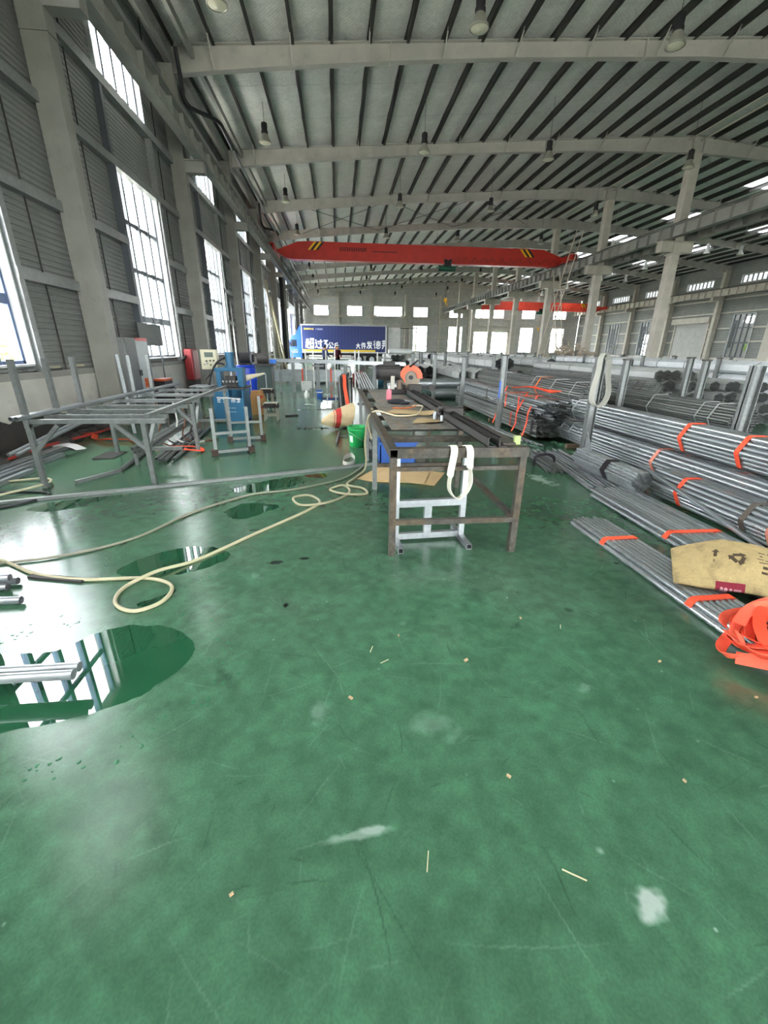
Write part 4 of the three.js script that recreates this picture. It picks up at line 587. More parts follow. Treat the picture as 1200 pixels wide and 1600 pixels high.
  const bt = thing('spray_bottle', 'pink plastic bottle standing on the work table by the saw', 'bottle', [0.69, 0.845, -5.95]); mb().lathe([[0, 0], [0.035, 0], [0.037, 0.02], [0.037, 0.12], [0.03, 0.135], [0.014, 0.145], [0.014, 0.16]], 0, 0, 0, 18).build('body', std(0xc76a78, 0.35), bt); mb().lathe([[0.016, 0.15], [0.016, 0.18], [0, 0.18]], 0, 0, 0, 14).build('cap', MAT.white, bt);
  single('steel_offcut', mb().box(0.85, 0.856, -5.75, 0.3, 0.024, 0.05, 0.1), MAT.galv, 'bright short steel offcut lying before the saw', 'offcut'); 
  single('cardboard_piece', mb().add(ribbon([V(0.55, 0.848, -4.8), V(0.7, 0.856, -4.72), V(0.9, 0.85, -4.66), V(1.03, 0.862, -4.6)], 0.3, V(0, 0, 1), 20, 0.004)), painted(0xb29a70, 0.9), 'long curled cardboard piece on the table sheet', 'cardboard'); single('cardboard_piece', mb().add(ribbon([V(0.74, 0.848, -4.15), V(0.86, 0.858, -4.1), V(0.95, 0.85, -4.2)], 0.2, V(0.3, 0, 1), 20, 0.004)), painted(0xa8926a, 0.9), 'small bent cardboard piece near the clamp on the table', 'cardboard');
  single('black_rag', mb().sph(0.74, 0.87, -5.55, 0.12, 1, 0.3, 0.6, 20).sph(0.84, 0.86, -5.5, 0.07, 1, 0.3, 0.8, 14), std(0x24252b, 0.9), 'dark bunched rag on the table sheet behind the cardboard', 'rag');
  single('pale_cable', mb().tube([V(0.38, 0.5, -5.0), V(0.33, 0.75, -4.9), V(0.4, 0.86, -4.75), V(0.6, 0.852, -4.45), V(0.8, 0.852, -4.5), V(0.95, 0.852, -4.95), V(1.0, 0.86, -5.2), V(0.9, 0.855, -5.25)], 0.009, 70, 8), painted(0xd0c4a4, 0.6), 'pale cable looping over the table sheet', 'cable'); single('orange_cable', mb().tube([V(0.62, 0.868, -4.95), V(0.75, 0.87, -4.9), V(0.85, 0.87, -5.0), V(0.92, 0.868, -5.12)], 0.008, 30, 8), painted(0xc4622c, 0.6), 'short orange cable end on the cardboard', 'cable');
  // galvanised T stand under the table
  const g = thing('tube_stand', 'bright galvanised T frame stand tucked under the rusty table', 'stand', [0.72, 0, -3.2], 0.06), G = MAT.galv;
  for (const s2 of [-1, 1]) { mb().span(s2 * 0.28 - 0.022, s2 * 0.28 + 0.022, 0.04, 0.76, -0.02, 0.02).build('upright', G, g); mb().hollow(s2 * 0.28 - 0.022, s2 * 0.28 + 0.022, 0, 0.045, -0.2, 0.22, 0.003).build('foot', G, g); }
  mb().span(-0.26, 0.26, 0.31, 0.365, -0.025, 0.02).build('middle_bar', G, g); mb().span(-0.26, 0.26, 0.02, 0.07, -0.04, 0.0).build('lower_bar', G, g); mb().span(-0.04, 0.02, 0.07, 0.31, -0.04, 0.0).build('web_post', G, g);
  single('lifting_sling', mb().add(ribbon([V(0.815, 0.84, -3.02), V(0.815, 0.855, -2.96), V(0.81, 0.83, -2.9), V(0.79, 0.66, -2.895), V(0.79, 0.54, -2.89), V(0.85, 0.478, -2.885), V(0.92, 0.53, -2.89), V(0.945, 0.6, -2.895), V(0.93, 0.72, -2.895), V(0.925, 0.83, -2.9), V(0.925, 0.855, -2.96), V(0.925, 0.84, -3.02)], 0.05, t => t < 0.28 || t > 0.72 ? V(1, 0, 0) : V(0.25, 0.1, 1), 90, 0.005)), painted(0xd9d4c4, 0.85), 'off-white lifting sling looped over the front rail of the work table', 'sling');
  single('cardboard_sheet', mb().add(ribbon([V(0.36, 0.006, -5.3), V(0.6, 0.012, -5.15), V(0.9, 0.01, -5.1), V(1.22, 0.006, -4.95)], 0.62, V(0.35, 0, 1), 20, 0.006)), painted(0xc7a878, 0.9), 'large tan cardboard sheet on the floor under the table', 'cardboard'); single('cardboard_sheet', mb().add(ribbon([V(0.5, 0.02, -5.2), V(0.75, 0.024, -5.05), V(1.05, 0.02, -4.95)], 0.5, V(0.2, 0, 1), 20, 0.006)), painted(0xd0b282, 0.9), 'smaller cardboard sheet lying on the large one under the table', 'cardboard');
  const bx = thing('blue_crate', 'low blue crate on the floor under the far half of the table', 'crate', [0.8, 0, -5.9]); mb().span(-0.25, 0.25, 0, 0.02, -0.18, 0.18).span(-0.25, -0.235, 0, 0.3, -0.18, 0.18).span(0.235, 0.25, 0, 0.3, -0.18, 0.18).span(-0.25, 0.25, 0, 0.3, 0.165, 0.18).span(-0.25, 0.25, 0, 0.3, -0.18, -0.165).build('shell', std(0x2458a8, 0.5), bx); mb().span(-0.27, 0.27, 0.28, 0.31, 0.18, 0.2).span(-0.27, 0.27, 0.28, 0.31, -0.2, -0.18).build('rim', std(0x2458a8, 0.5), bx);
  for (let i = 0; i < 6; i++) { const m = mb(); m.pipe(V(0.42 + 0.055 * (i % 3) , 0.03 + 0.055 * (i > 2), -6.1 - 0.02 * i), V(0.42 + 0.055 * (i % 3), 0.03 + 0.055 * (i > 2), -7.4), 0.026, 0.12); single('short_pipe', m, MAT.galv, 'short bright pipe in the small pile under the table', 'pipe', 'short pipes under the table'); }
}
// ---------- bucket, sack, sling on the floor ----------
{
  const GB = std(0x139a4c, 0.4), o = thing('green_bucket', 'bright green plastic bucket with a wire handle beside the work table', 'bucket', [0.29, 0, -6.95]);
  mb().lathe([[0, 0.004], [0.118, 0.004], [0.122, 0], [0.126, 0.01], [0.146, 0.26], [0.156, 0.262], [0.156, 0.285], [0.15, 0.287], [0.152, 0.312], [0.158, 0.314], [0.158, 0.325], [0.146, 0.325], [0.12, 0.014], [0, 0.014]], 0, 0, 0, 36).build('shell', GB, o);
  mb().tube([V(-0.15, 0.25, 0.05), V(-0.05, 0.2, 0.16), V(0.06, 0.13, 0.17), V(0.14, 0.1, 0.12), V(0.155, 0.2, 0.02), V(0.15, 0.25, -0.05)], 0.004, 40, 6).build('wire_handle', MAT.galv, o);
  { const g = new THREE.CylinderGeometry(0.1405, 0.131, 0.11, 12, 1, true, 5.2, 0.5); g.translate(0, 0.13, 0); const m = mb(); m.add(g); m.build('white_label', std(0xdfe6e0, 0.6, 0, { side: THREE.DoubleSide }), o); }
  const sk = thing('woven_sack', 'woven rice sack with a red band lying on its side by the upright pipes', 'sack', [-0.04, 0, -8.55], 0.25);
  const w = (mat, name, t0, t1, k) => { const pos = [], idx = [], n = 26, q = 32; for (let i = 0; i <= n; i++) { const t = t0 + (t1 - t0) * i / n, r = 0.2 * Math.pow(Math.sin(Math.PI * Math.min(0.62, 0.03 + 0.55 * t)), 0.75) + 0.035 * Math.max(0, t - 0.7); for (let j = 0; j <= q; j++) { const a = j / q * Math.PI * 2, f = 1 + k + 0.05 * Math.sin(a * 7 + t * 9) * sm(0, 0.4, t) + 0.05 * (vnoise(t * 9, a * 3, 256) - 0.5); const yy = Math.sin(a) * r * 1.05 * f + 0.15 + 0.12 * t; pos.push((t - 0.5) * 0.62 + 0.04 * Math.sin(a) * t, Math.max(0.002, yy), Math.cos(a) * r * f * 0.95); if (i && j) { const b = i * (q + 1) + j, c = b - q - 1; idx.push(c - 1, b - 1, c, c, b - 1, b); } } } let g = new THREE.BufferGeometry(); g.setAttribute('position', new THREE.Float32BufferAttribute(pos, 3)); g.setIndex(idx); g.computeVertexNormals(); const m = mb(); m.add(g); return m.build(name, mat, sk); };
  const weave = std(0xd9c39a, 0.85, 0, { map: grime, side: THREE.DoubleSide }); w(weave, 'body', 0, 1, 0); w(std(0xb8322e, 0.8, 0, { side: THREE.DoubleSide }), 'red_band', 0.42, 0.58, 0.012); w(std(0xc9584a, 0.8, 0, { side: THREE.DoubleSide }), 'red_stripe', 0.36, 0.385, 0.012);
  single('webbing_loop', mb().add(ribbon([V(0.04, 0.03, -5.75), V(0.08, 0.035, -6.05), V(0.16, 0.04, -6.15), V(0.21, 0.03, -6.0), V(0.17, 0.025, -5.72), V(0.1, 0.03, -5.66), V(0.04, 0.03, -5.75)], 0.055, V(0, 1, 0), 50, 0.005)), painted(0xc9c8bd, 0.85), 'grey webbing loop lying on the floor near the bucket', 'webbing');
  const tp = thing('t_shaped_tube', 'small T of welded tube lying on the floor beside the sack', 'tube', [0, 0.02, 0]); mb().cyl(V(-0.05, 0, -7.05), V(0.0, 0, -8.15), 0.018, 0.018, 12).build('stem', MAT.galvDull, tp); mb().cyl(V(-0.02, 0, -7.75), V(0.17, 0, -7.75), 0.014, 0.014, 12).build('arm', MAT.galvDull, tp);
  // upright lengths leaning on a stand
  for (let i = 0; i < 7; i++) { const x = 0.02 + 0.035 * i, z = -9.6 - 0.07 * (i % 3); single('upright_bar', mb().bar(V(x + 0.05, 0, z + 0.35), V(x, 0.92 + 0.03 * (i % 3), z - 0.05), 0.03, 0.03), i % 3 ? MAT.dark : MAT.galvDull, 'dark steel bar in the leaning row behind the sack', 'bar', 'bars leaning behind the sack'); }
  single('bar_stand', mb().span(0.0, 0.32, 0.86, 0.9, -9.84, -9.8).span(0, 0.04, 0, 0.88, -9.84, -9.8).span(0.28, 0.32, 0, 0.88, -9.84, -9.8).span(0.0, 0.32, 0, 0.03, -10.1, -9.6), MAT.dark, 'dark stand holding the leaning bars behind the sack', 'stand');
  single('orange_webbing', mb().add(ribbon([V(0.13, 0.97, -9.68), V(0.14, 0.9, -9.5), V(0.14, 0.75, -9.3), V(0.17, 0.55, -8.98), V(0.2, 0.4, -8.92), V(0.24, 0.36, -8.88)], 0.07, V(1, 0, 0.2), 30, 0.006)), MAT.orange, 'orange webbing hanging between the bars and the sack', 'webbing');
  const sup = thing('pipe_support', 'slim post carrying a row of bright pipes behind the table', 'support', [0.5, 0, -7.9]); mb().span(-0.02, 0.02, 0, 0.8, -0.02, 0.02).build('post', MAT.dark, sup); mb().span(-0.16, 0.16, 0.8, 0.826, -0.02, 0.02).build('head_bar', MAT.dark, sup); mb().span(-0.12, 0.12, 0, 0.02, -0.12, 0.12).build('foot_plate', MAT.dark, sup);
  dup(sup, [0.66, 0, -12.6], 0, 'slim post carrying the far ends of the bright pipes'); 
  for (let i = 0; i < 6; i++) { const m = mb(); m.pipe(V(0.385 + 0.048 * i, 0.842, -7.7 - 0.02 * (i % 2)), V(0.5 + 0.06 * i, 0.842, -13.2), 0.0155, 0.15); single('bright_pipe', m, MAT.galv, 'bright slim pipe in the row fanned out behind the work table', 'pipe', 'pipes fanned out behind the table'); }
  for (let i = 0; i < 14; i++) { const x = rr(0.25, 0.55), z = rr(-8.3, -7.5); single('scrap_piece', mb().box(x, 0.02 + 0.03 * (i % 4), z, rr(0.1, 0.3), 0.03, rr(0.03, 0.1), rr(0, 3)), i % 3 ? MAT.dark : MAT.galvDull, 'dark steel scrap in the jumble behind the bucket', 'scrap', 'scrap behind the bucket'); }
}
// ---------- hoses and floor tubes ----------
{
  const hose = painted(0xb9b190, 0.55), P = a => a.map(([x, z, y]) => V(x, y || 0.013, z));
  single('yellow_hose', mb().tube(P([[-3.2, -3.35], [-2.52, -3.08], [-2.11, -2.83], [-1.76, -2.73], [-1.3, -2.7], [-1.13, -2.58], [-1.13, -2.4], [-1.25, -2.31], [-1.4, -2.4], [-1.44, -2.58], [-1.3, -2.76, 0.034], [-1.11, -2.94], [-0.73, -3.43], [-0.3, -4.0], [-0.22, -4.2], [-0.36, -4.42], [-0.5, -4.35], [-0.42, -4.12], [-0.24, -4.06, 0.034], [0.0, -4.3], [0.1, -4.55], [0.02, -4.75], [-0.12, -4.6], [0.05, -4.38, 0.03], [0.28, -4.42], [0.25, -4.62], [0.08, -4.7, 0.032], [0.2, -5.1], [0.33, -5.4, 0.05], [0.32, -5.3, 0.4], [0.34, -5.1, 0.7], [0.385, -5.0, 0.855]]), 0.0125, 420, 8), hose, 'long pale yellow hose looping across the wet floor to the table', 'hose');
  single('grey_cable', mb().tube(P([[-3.3, -2.95], [-2.5, -3.02], [-2.1, -3.12], [-1.73, -3.38], [-1.44, -3.95], [-1.2, -4.25], [-0.93, -4.5], [-0.6, -4.6], [-0.38, -4.72], [0.0, -5.0], [0.24, -5.43], [0.36, -5.8]]), 0.011, 160, 8), painted(0x8a8a76, 0.6), 'thin grey green cable lying between the puddles', 'cable');
  single('black_cable', mb().tube(P([[-3.9, -4.7], [-3.4, -4.75], [-3.1, -4.65], [-3.15, -4.4], [-3.5, -4.15], [-3.9, -4.05]]), 0.012, 80, 8), MAT.black, 'black cable loop on the floor by the front leg of the wall rack', 'cable');
  single('pale_cable', mb().tube(P([[-3.9, -4.25], [-3.5, -4.6, 0.04], [-3.3, -5.0, 0.04], [-3.45, -5.2, 0.03], [-3.9, -5.15]]), 0.012, 80, 8), hose, 'pale hose end curling by the front leg of the wall rack', 'hose');
  for (const [x, z, y, L, n] of [[-1.98, -2.47, 0.028, 1.3, 0], [-2.16, -2.72, 0.028, 1.2, 1], [-2.17, -2.64, 0.028, 1.2, 1], [-2.17, -2.68, 0.075, 1.2, 1]]) { const m = mb(); m.pipe(V(x, y, z), V(x - L, y, z - 0.02), 0.024, 0.12); single('steel_tube', m, MAT.galv, n ? 'dark-ended steel tube in the small pile beside the hose' : 'single steel tube end lying apart between hose and big puddle', 'tube', n ? 'tubes beside the hose' : undefined); }
  single('flat_bar', mb().bar(V(-2.15, 0.008, -2.82), V(-1.75, 0.008, -2.72), 0.05, 0.016), MAT.dark, 'dark flat bar on the floor under the hose', 'bar');
  // pair of tubes reaching over the big puddle, held up on a block
  for (const dz of [0, 0.05]) single('steel_tube', mb().cyl(V(-2.7, 0.115, -1.66 - dz), V(-1.22, 0.115, -1.66 - dz), 0.023, 0.023, 16), MAT.galv, 'bright steel tube of the pair reaching over the big puddle', 'tube', 'tubes over the big puddle');
  single('tube_block', mb().span(-2.2, -1.75, 0, 0.092, -1.75, -1.62), MAT.rubber, 'black end block under the tubes over the puddle', 'block');
}
// ---------- puddles ----------
{
  const water = new THREE.MeshPhysicalMaterial({ color: new THREE.Color(0.014, 0.08, 0.036), roughness: 0.015, clearcoat: 1, clearcoatRoughness: 0.01, ior: 1.33 });
  const puddle = (pts, label, n) => {
    const c = new THREE.CatmullRomCurve3(pts.map(p => V(p[0], 0, p[1])), true), s = [], N = 160;
    for (let i = 0; i < N; i++) { const p = c.getPoint(i / N), f = 0.02 * (fbm(i / N * 40, n * 3.7, 40, 3) - 0.5) * 2; s.push(V(p.x + f, 0, p.z + 0.02 * (fbm(i / N * 40 + 9, n * 5.1, 40, 3) - 0.5) * 2)); }
    let ar = 0; for (let i = 0; i < N; i++) { const a = s[i], b = s[(i + 1) % N]; ar += a.x * b.z - b.x * a.z; } if (ar < 0) s.reverse();
    const ctr = s.reduce((a, b) => a.add(b), V(0, 0, 0)).multiplyScalar(1 / N), pos = [], idx = [];
    pos.push(ctr.x, 0.0022, ctr.z); for (const [k, y] of [[0.9, 0.0022], [1, 0.0004]]) for (const p of s) { const q = ctr.clone().lerp(p, k); pos.push(q.x, y, q.z); }
    for (let i = 0; i < N; i++) { const j = (i + 1) % N; idx.push(0, 1 + j, 1 + i, 1 + i, 1 + j, 1 + N + i, 1 + j, 1 + N + j, 1 + N + i); }
    const g = new THREE.BufferGeometry(); g.setAttribute('position', new THREE.Float32BufferAttribute(pos, 3)); g.setIndex(idx); const nn = new Float32Array(pos.length); for (let i = 1; i < nn.length; i += 3) nn[i] = 1; g.setAttribute('normal', new THREE.BufferAttribute(nn, 3)); g.setAttribute('uv', new THREE.BufferAttribute(new Float32Array(pos.length / 3 * 2), 2));
    // keep the winding facing up
    const o = mesh(numbered('puddle'), g, water, scene); tag(o, label, 'puddle'); return o;
  };
  puddle([[-2.3, -1.42], [-1.75, -1.4], [-1.35, -1.48], [-1.05, -1.56], [-0.88, -1.7], [-0.8, -1.9], [-0.88, -2.06], [-1.1, -2.17], [-1.35, -2.15], [-1.5, -2.0], [-1.75, -1.98], [-2.2, -2.0], [-2.7, -1.8]], 'largest clear puddle mirroring the window bars, two tubes over it', 1);
  puddle([[-1.6, -2.85], [-1.5, -3.05], [-1.25, -3.22], [-1.0, -3.18], [-0.86, -3.05], [-0.95, -2.88], [-1.2, -2.76], [-1.42, -2.75]], 'oval puddle crossed by the yellow hose', 2);
  puddle([[-1.13, -4.02], [-0.98, -4.22], [-0.78, -4.22], [-0.62, -4.12], [-0.72, -3.98], [-0.9, -3.8], [-1.02, -3.82]], 'small dark puddle between the cable and the hose', 3);
  puddle([[-1.22, -4.68], [-0.95, -4.98], [-0.55, -5.2], [-0.2, -5.32], [-0.16, -5.2], [-0.38, -4.95], [-0.62, -4.75], [-0.95, -4.58]], 'wide puddle just in front of the long floor channel', 4);
  puddle([[-3.05, -4.2], [-2.85, -4.5], [-2.5, -4.75], [-2.2, -5.0], [-2.0, -4.95], [-2.2, -4.7], [-2.45, -4.4], [-2.75, -4.15]], 'long puddle at the front legs of the wall rack', 5);
  puddle([[-1.28, -2.4], [-1.16, -2.5], [-1.1, -2.55], [-1.12, -2.46], [-1.2, -2.38]], 'tiny puddle inside the loop of the hose', 6);
  for (const [x, z, a, b, n] of [[-0.5, -8.6, 0.35, 0.14, 7], [-0.6, -11.4, 0.5, 0.12, 8], [-0.1, -12.2, 0.4, 0.7, 9], [-0.25, -14.4, 0.45, 0.9, 10]]) puddle([0, 1, 2, 3, 4, 5, 6, 7].map(i => [x + a * Math.cos(i * 0.785) * (0.85 + 0.3 * ((i * 7) % 3) / 2), z - b * Math.sin(i * 0.785)]), ['thin wet streak on the floor left of the sack', 'narrow puddle beyond the sack', 'puddle beyond the sack mirroring the gable windows', 'far puddle before the long channel rack'][n - 7], n);
}
// droplets splashed round the puddles
{
  const g = new THREE.SphereGeometry(1, 8, 5), m = new THREE.MeshPhysicalMaterial({ color: new THREE.Color(0.03, 0.13, 0.06), roughness: 0.03, ior: 1.33 }), n = 520, im = new THREE.InstancedMesh(g, m, n), q = new THREE.Matrix4();
  for (let i = 0; i < n; i++) { const [cx, czz, rx, rz] = [[-1.35, -1.75, 0.66, 0.46], [-1.22, -2.98, 0.46, 0.3], [-0.9, -4.05, 0.34, 0.28], [-0.7, -4.95, 0.6, 0.42]][i % 4], a = rnd() * 6.28, k = 1 + Math.abs(rnd() + rnd() - 1) * 0.35, s = rr(0.003, 0.011); q.makeScale(s, 0.0012, s * rr(0.7, 1.3)); q.setPosition(cx + Math.cos(a) * rx * k, 0.0006, czz + Math.sin(a) * rz * k); im.setMatrixAt(i, q); }
  im.name = 'water_droplets'; im.castShadow = im.receiveShadow = true; scene.add(im); tag(im, 'fine water droplets splashed round the puddles', 'droplets', null, 'stuff');
}
// ---------- litter ----------
{
  const L = [[0.02, -1.52, 0.02], [0.62, -1.72, 0.022], [0.6, -1.08, 0.016], [0.06, -0.32, 0.03], [1.05, -2.05, 0.014], [-0.35, -0.8, 0.012], [1.25, -1.0, 0.012], [0.3, -1.95, 0.012], [1.9, -1.35, 0.012], [1.62, -1.62, 0.014]];
  for (const [x, z, s] of L) single('wood_chip', mb().box(x, 0.005, z, s, 0.008, s * 0.5, rr(0, 3)), painted(0xb9a07c, 0.9), 'tiny pale chip lying on the green floor', 'chip', 'chips on the open floor');
  for (const [x, z, a, l] of [[0.24, -0.83, 1.3, 0.06], [0.2, -1.75, 0.5, 0.05], [0.68, -0.75, 2.6, 0.07], [1.25, -1.95, 1.1, 0.04], [0.14, -1.85, 1.2, 0.05]]) single('straw_bit', mb().box(x, 0.003, z, l, 0.003, 0.003, a), painted(0xc9c29c, 0.9), 'thin straw of swarf lying on the green floor', 'straw', 'straws on the open floor');
}
// ---------- pipe bundles ----------
const hexRows = (n, r) => { const a = []; for (let i = -n; i <= n; i++) { const c = 2 * n + 1 - Math.abs(i); for (let j = 0; j < c; j++) a.push([(j - (c - 1) / 2) * 2 * r, (i + n) * r * Math.sqrt(3) + r]); } return a; };
const rectRows = (c, rows, r) => { const a = []; for (let i = 0; i < rows; i++) for (let j = 0; j < c - (i % 2); j++) a.push([(j - (c - 1) / 2 + (i % 2) / 2) * 2 * r, i * r * Math.sqrt(3) + r]); return a; };
function hull(pts, r) {                              // convex hull, pushed out by r
  const p = pts.map(q => [...q]).sort((a, b) => a[0] - b[0] || a[1] - b[1]), cr = (o, a, b) => (a[0] - o[0]) * (b[1] - o[1]) - (a[1] - o[1]) * (b[0] - o[0]), lo = [], up = [];
  for (const q of p) { while (lo.length > 1 && cr(lo[lo.length - 2], lo[lo.length - 1], q) <= 1e-9) lo.pop(); lo.push(q); }
  for (const q of p.reverse()) { while (up.length > 1 && cr(up[up.length - 2], up[up.length - 1], q) <= 1e-9) up.pop(); up.push(q); }
  const h = lo.slice(0, -1).concat(up.slice(0, -1)), out = [];
  for (let i = 0; i < h.length; i++) { const a = h[(i + h.length - 1) % h.length], b = h[i], c = h[(i + 1) % h.length]; for (const [u, v] of [[a, b], [b, c]]) { const dx = v[0] - u[0], dy = v[1] - u[1], L = Math.hypot(dx, dy); out.push([b[0] + dy / L * r, b[1] - dx / L * r]); } }
  return out;
}
function bandGeo(pts, r, w, z, th = 0.004) {          // flat strap around the bundle
  const h = hull(pts, r + th / 2), g = mb(); for (let i = 0; i < h.length; i++) { const a = h[i], b = h[(i + 1) % h.length]; if (Math.hypot(a[0] - b[0], a[1] - b[1]) < 1e-4) continue; g.bar(V(a[0], a[1], z), V(b[0], b[1], z), w, th, V(0, 0, 1).cross(V(b[0] - a[0], b[1] - a[1], 0)).normalize()); }
  return g;
}
const pipeTones = [std(0xb6bbbd, 0.27, 0.78), std(0xa1a7a9, 0.31, 0.78), std(0xc9ced1, 0.24, 0.78)], dullTones = [std(0x8b8f8c, 0.4, 0.6, { map: galv }), std(0x777b78, 0.42, 0.6, { map: galv }), std(0x9a9e9a, 0.38, 0.6, { map: galv })];
const steelBand = std(0xc9cccb, 0.35, 0.7), orangeW = painted(0xff5a38, 0.8), pinkW = painted(0xe8907c, 0.85), brownW = painted(0x5c544c, 0.9), blackTie = std(0x1b171c, 0.9);
// cx, y0, z near end, z far end
function bundle(label, cx, y0, zn, zf, pts, r, tones, opt = {}) {
  const o = thing(opt.name || 'pipe_bundle', label, 'pipe bundle', [cx, y0, zn], opt.yaw || 0), L = zn - zf, jit = opt.jit || 0.012;
  const LL = Math.round(L * 100) / 100;
  if (opt.joined) { const m = mb(); for (const p of pts) m.pipe(V(p[0], p[1], 0), V(p[0], p[1], -L), r, 0.14, 8); const q = m.build('pipes', tones[0], o); q.userData.kind = 'stuff'; }
  else pts.forEach((p, i) => { const m = mesh('pipe', pipeGeo(r, LL, 0.14, 12), tones[Math.floor(rnd() * tones.length)], o); m.position.set(p[0], p[1], -L / 2 + (opt.ragged ? rr(-opt.ragged, opt.ragged) : rr(-jit, jit))); });
  for (const [z, w, m, nm] of opt.bands || []) bandGeo(pts, r, w, -(zn - z)).build(nm || 'steel_band', m || steelBand, o);
  return o;
}
{
  const H = hexRows, R1 = 0.026;
  const bear = (x0, x1, y, z, label) => single('timber_bearer', mb().rbox((x0 + x1) / 2, y / 2, z, x1 - x0, y, 0.08, 0.006), painted(0x6b5b48, 0.85), label, 'bearer', 'bearers under the stacked bundles');
  for (const z of [-1.6, -3.4, -5.0, -6.6]) bear(3.72, 4.3, 0.066, z, 'short timber bearer under the long strapped bundles');
  bundle('long galvanised pipe bundle with two orange straps, topmost beside the slinged post', 4.05, 0.425, -0.9, -7.05, H(3, R1), R1, pipeTones, { bands: [[-6.85, 0.03], [-4.47, 0.055, orangeW, 'orange_strap'], [-3.72, 0.055, orangeW, 'orange_strap'], [-2.2, 0.055, orangeW, 'orange_strap']], jit: 0.03 });
  bundle('long galvanised pipe bundle with steel bands, under the one with orange straps', 3.99, 0.07, -1.0, -7.3, H(3, R1), R1, pipeTones, { bands: [[-7.05, 0.025], [-6.75, 0.025], [-4.75, 0.05, pinkW, 'faded_strap'], [-3.2, 0.05, brownW, 'brown_strap']], jit: 0.05 });
  bundle('small bright bundle tied with black cloth lying before the slinged post', 3.22, 0.075, -4.05, -5.3, H(3, 0.018), 0.018, [pipeTones[2], pipeTones[0]], { bands: [[-4.6, 0.09, blackTie, 'black_tie']], jit: 0.02 });
  bundle('galvanised bundle with orange and brown straps running on behind the small bright one', 3.52, 0.03, 0.4, -4.15, H(3, 0.0235), 0.0235, pipeTones, { bands: [[-3.75, 0.05, orangeW, 'orange_strap'], [-3.0, 0.05, brownW, 'brown_strap'], [-2.75, 0.05, pinkW, 'faded_strap'], [-2.5, 0.05, brownW, 'brown_strap']], jit: 0.03 });
  bundle('broad flat layer of galvanised tubes on the floor with a crossing orange strap', 2.9, 0.002, 0.3, -4.2, rectRows(11, 2, 0.0245), 0.0245, pipeTones, { yaw: -0.02, bands: [[-3.0, 0.05, orangeW, 'orange_strap'], [-1.4, 0.05, orangeW, 'orange_strap']], jit: 0.06 });
  bundle('narrow outermost layer of bright tubes with flattened ends and orange strap', 2.32, 0.002, -0.4, -3.4, rectRows(8, 2, 0.021), 0.021, [pipeTones[2], pipeTones[0]], { yaw: 0.02, bands: [[-2.95, 0.05, orangeW, 'orange_strap'], [-2.05, 0.05, orangeW, 'orange_strap']], jit: 0.05 });
  for (let i = 0; i < 7; i++) single('tube_tip', mb().rbox(2.17 + 0.04 * i, 0.03 + 0.012 * (i % 2), -3.44 - rr(0, 0.03), 0.03, 0.006, 0.07, 0.002), MAT.galv, 'flattened bright tube tip at the end of the outermost layer', 'tube tip', 'flattened tips of the outer tubes');
  // loose pipes before the small bundle
  for (let i = 0; i < 9; i++) { const x = 2.83 + 0.042 * i; single('loose_pipe', mb().pipe(V(x + 0.25, 0.02, -6.3 + rr(-0.15, 0.15)), V(x + rr(-0.02, 0.02), 0.02, -4.35 + rr(-0.1, 0.1)), 0.0185), pipeTones[i % 3], 'loose galvanised pipe lying on the floor before the slinged post', 'pipe', 'loose pipes before the slinged post'); }
  single('loose_pipe', mb().pipe(V(3.4, 0.06, -6.2), V(3.08, 0.06, -2.9), 0.02), pipeTones[0], 'single long pipe lying on top of the loose pipes and flat layer', 'pipe'); single('loose_pipe', mb().pipe(V(3.36, 0.32, -4.35), V(3.18, 0.11, -2.6), 0.02), pipeTones[1], 'single pipe slanting from the small bundle onto the flat layer', 'pipe');
  for (let i = 0; i < 16; i++) { const a = rr(-0.1, 0.25), x = 2.72 + 0.035 * (i % 6), y = 0.02 + 0.036 * Math.floor(i / 6), z = -5.55 + rr(-0.08, 0.08); single('short_pipe', mb().pipe(V(x + 0.12 - a * 0.3, y, z - 0.45), V(x, y, z + 0.4), 0.0175), dullTones[i % 3], 'short dull pipe in the black-tied pile at the table end', 'pipe', 'short tied pipes by the table'); }
  single('black_tie', mb().tube([V(2.68, 0.01, -5.5), V(2.69, 0.13, -5.5), V(2.82, 0.17, -5.48), V(2.95, 0.13, -5.5), V(2.97, 0.01, -5.5)], 0.018, 40, 8), blackTie, 'black cloth tie over the short pipes by the table', 'tie');
  // ragged bundles between the first rack posts
  for (const z of [-7.6, -9.4, -11.6]) bear(3.36, 3.95, 0.066, z, 'short timber bearer under the ragged bundle');
  bundle('ragged galvanised bundle with uneven ends, hung with orange straps', 3.68, 0.39, -7.2, -12.3, rectRows(10, 7, 0.0245), 0.0245, [...pipeTones, ...dullTones], { ragged: 0.32, bands: [[-9.9, 0.04, brownW, 'brown_strap'], [-8.7, 0.05, orangeW, 'orange_strap'], [-8.05, 0.05, orangeW, 'orange_strap']] });
  bundle('dull bundle with black ties under the ragged one', 3.66, 0.07, -7.15, -12.6, rectRows(10, 7, 0.0245), 0.0245, dullTones, { bands: [[-7.3, 0.08, blackTie, 'black_tie'], [-8.3, 0.04, orangeW, 'orange_strap']], jit: 0.06 });
  for (let i = 0; i < 5; i++) single('loose_pipe', mb().pipe(V(3.38 - 0.045 * i, 0.02, -6.7 - 0.1 * i), V(3.3 - 0.05 * i - 0.25, 0.02, -9.2 - 0.2 * i), 0.018), pipeTones[i % 3], 'loose pipe on the floor along the ragged bundle', 'pipe', 'loose pipes along the ragged bundle');
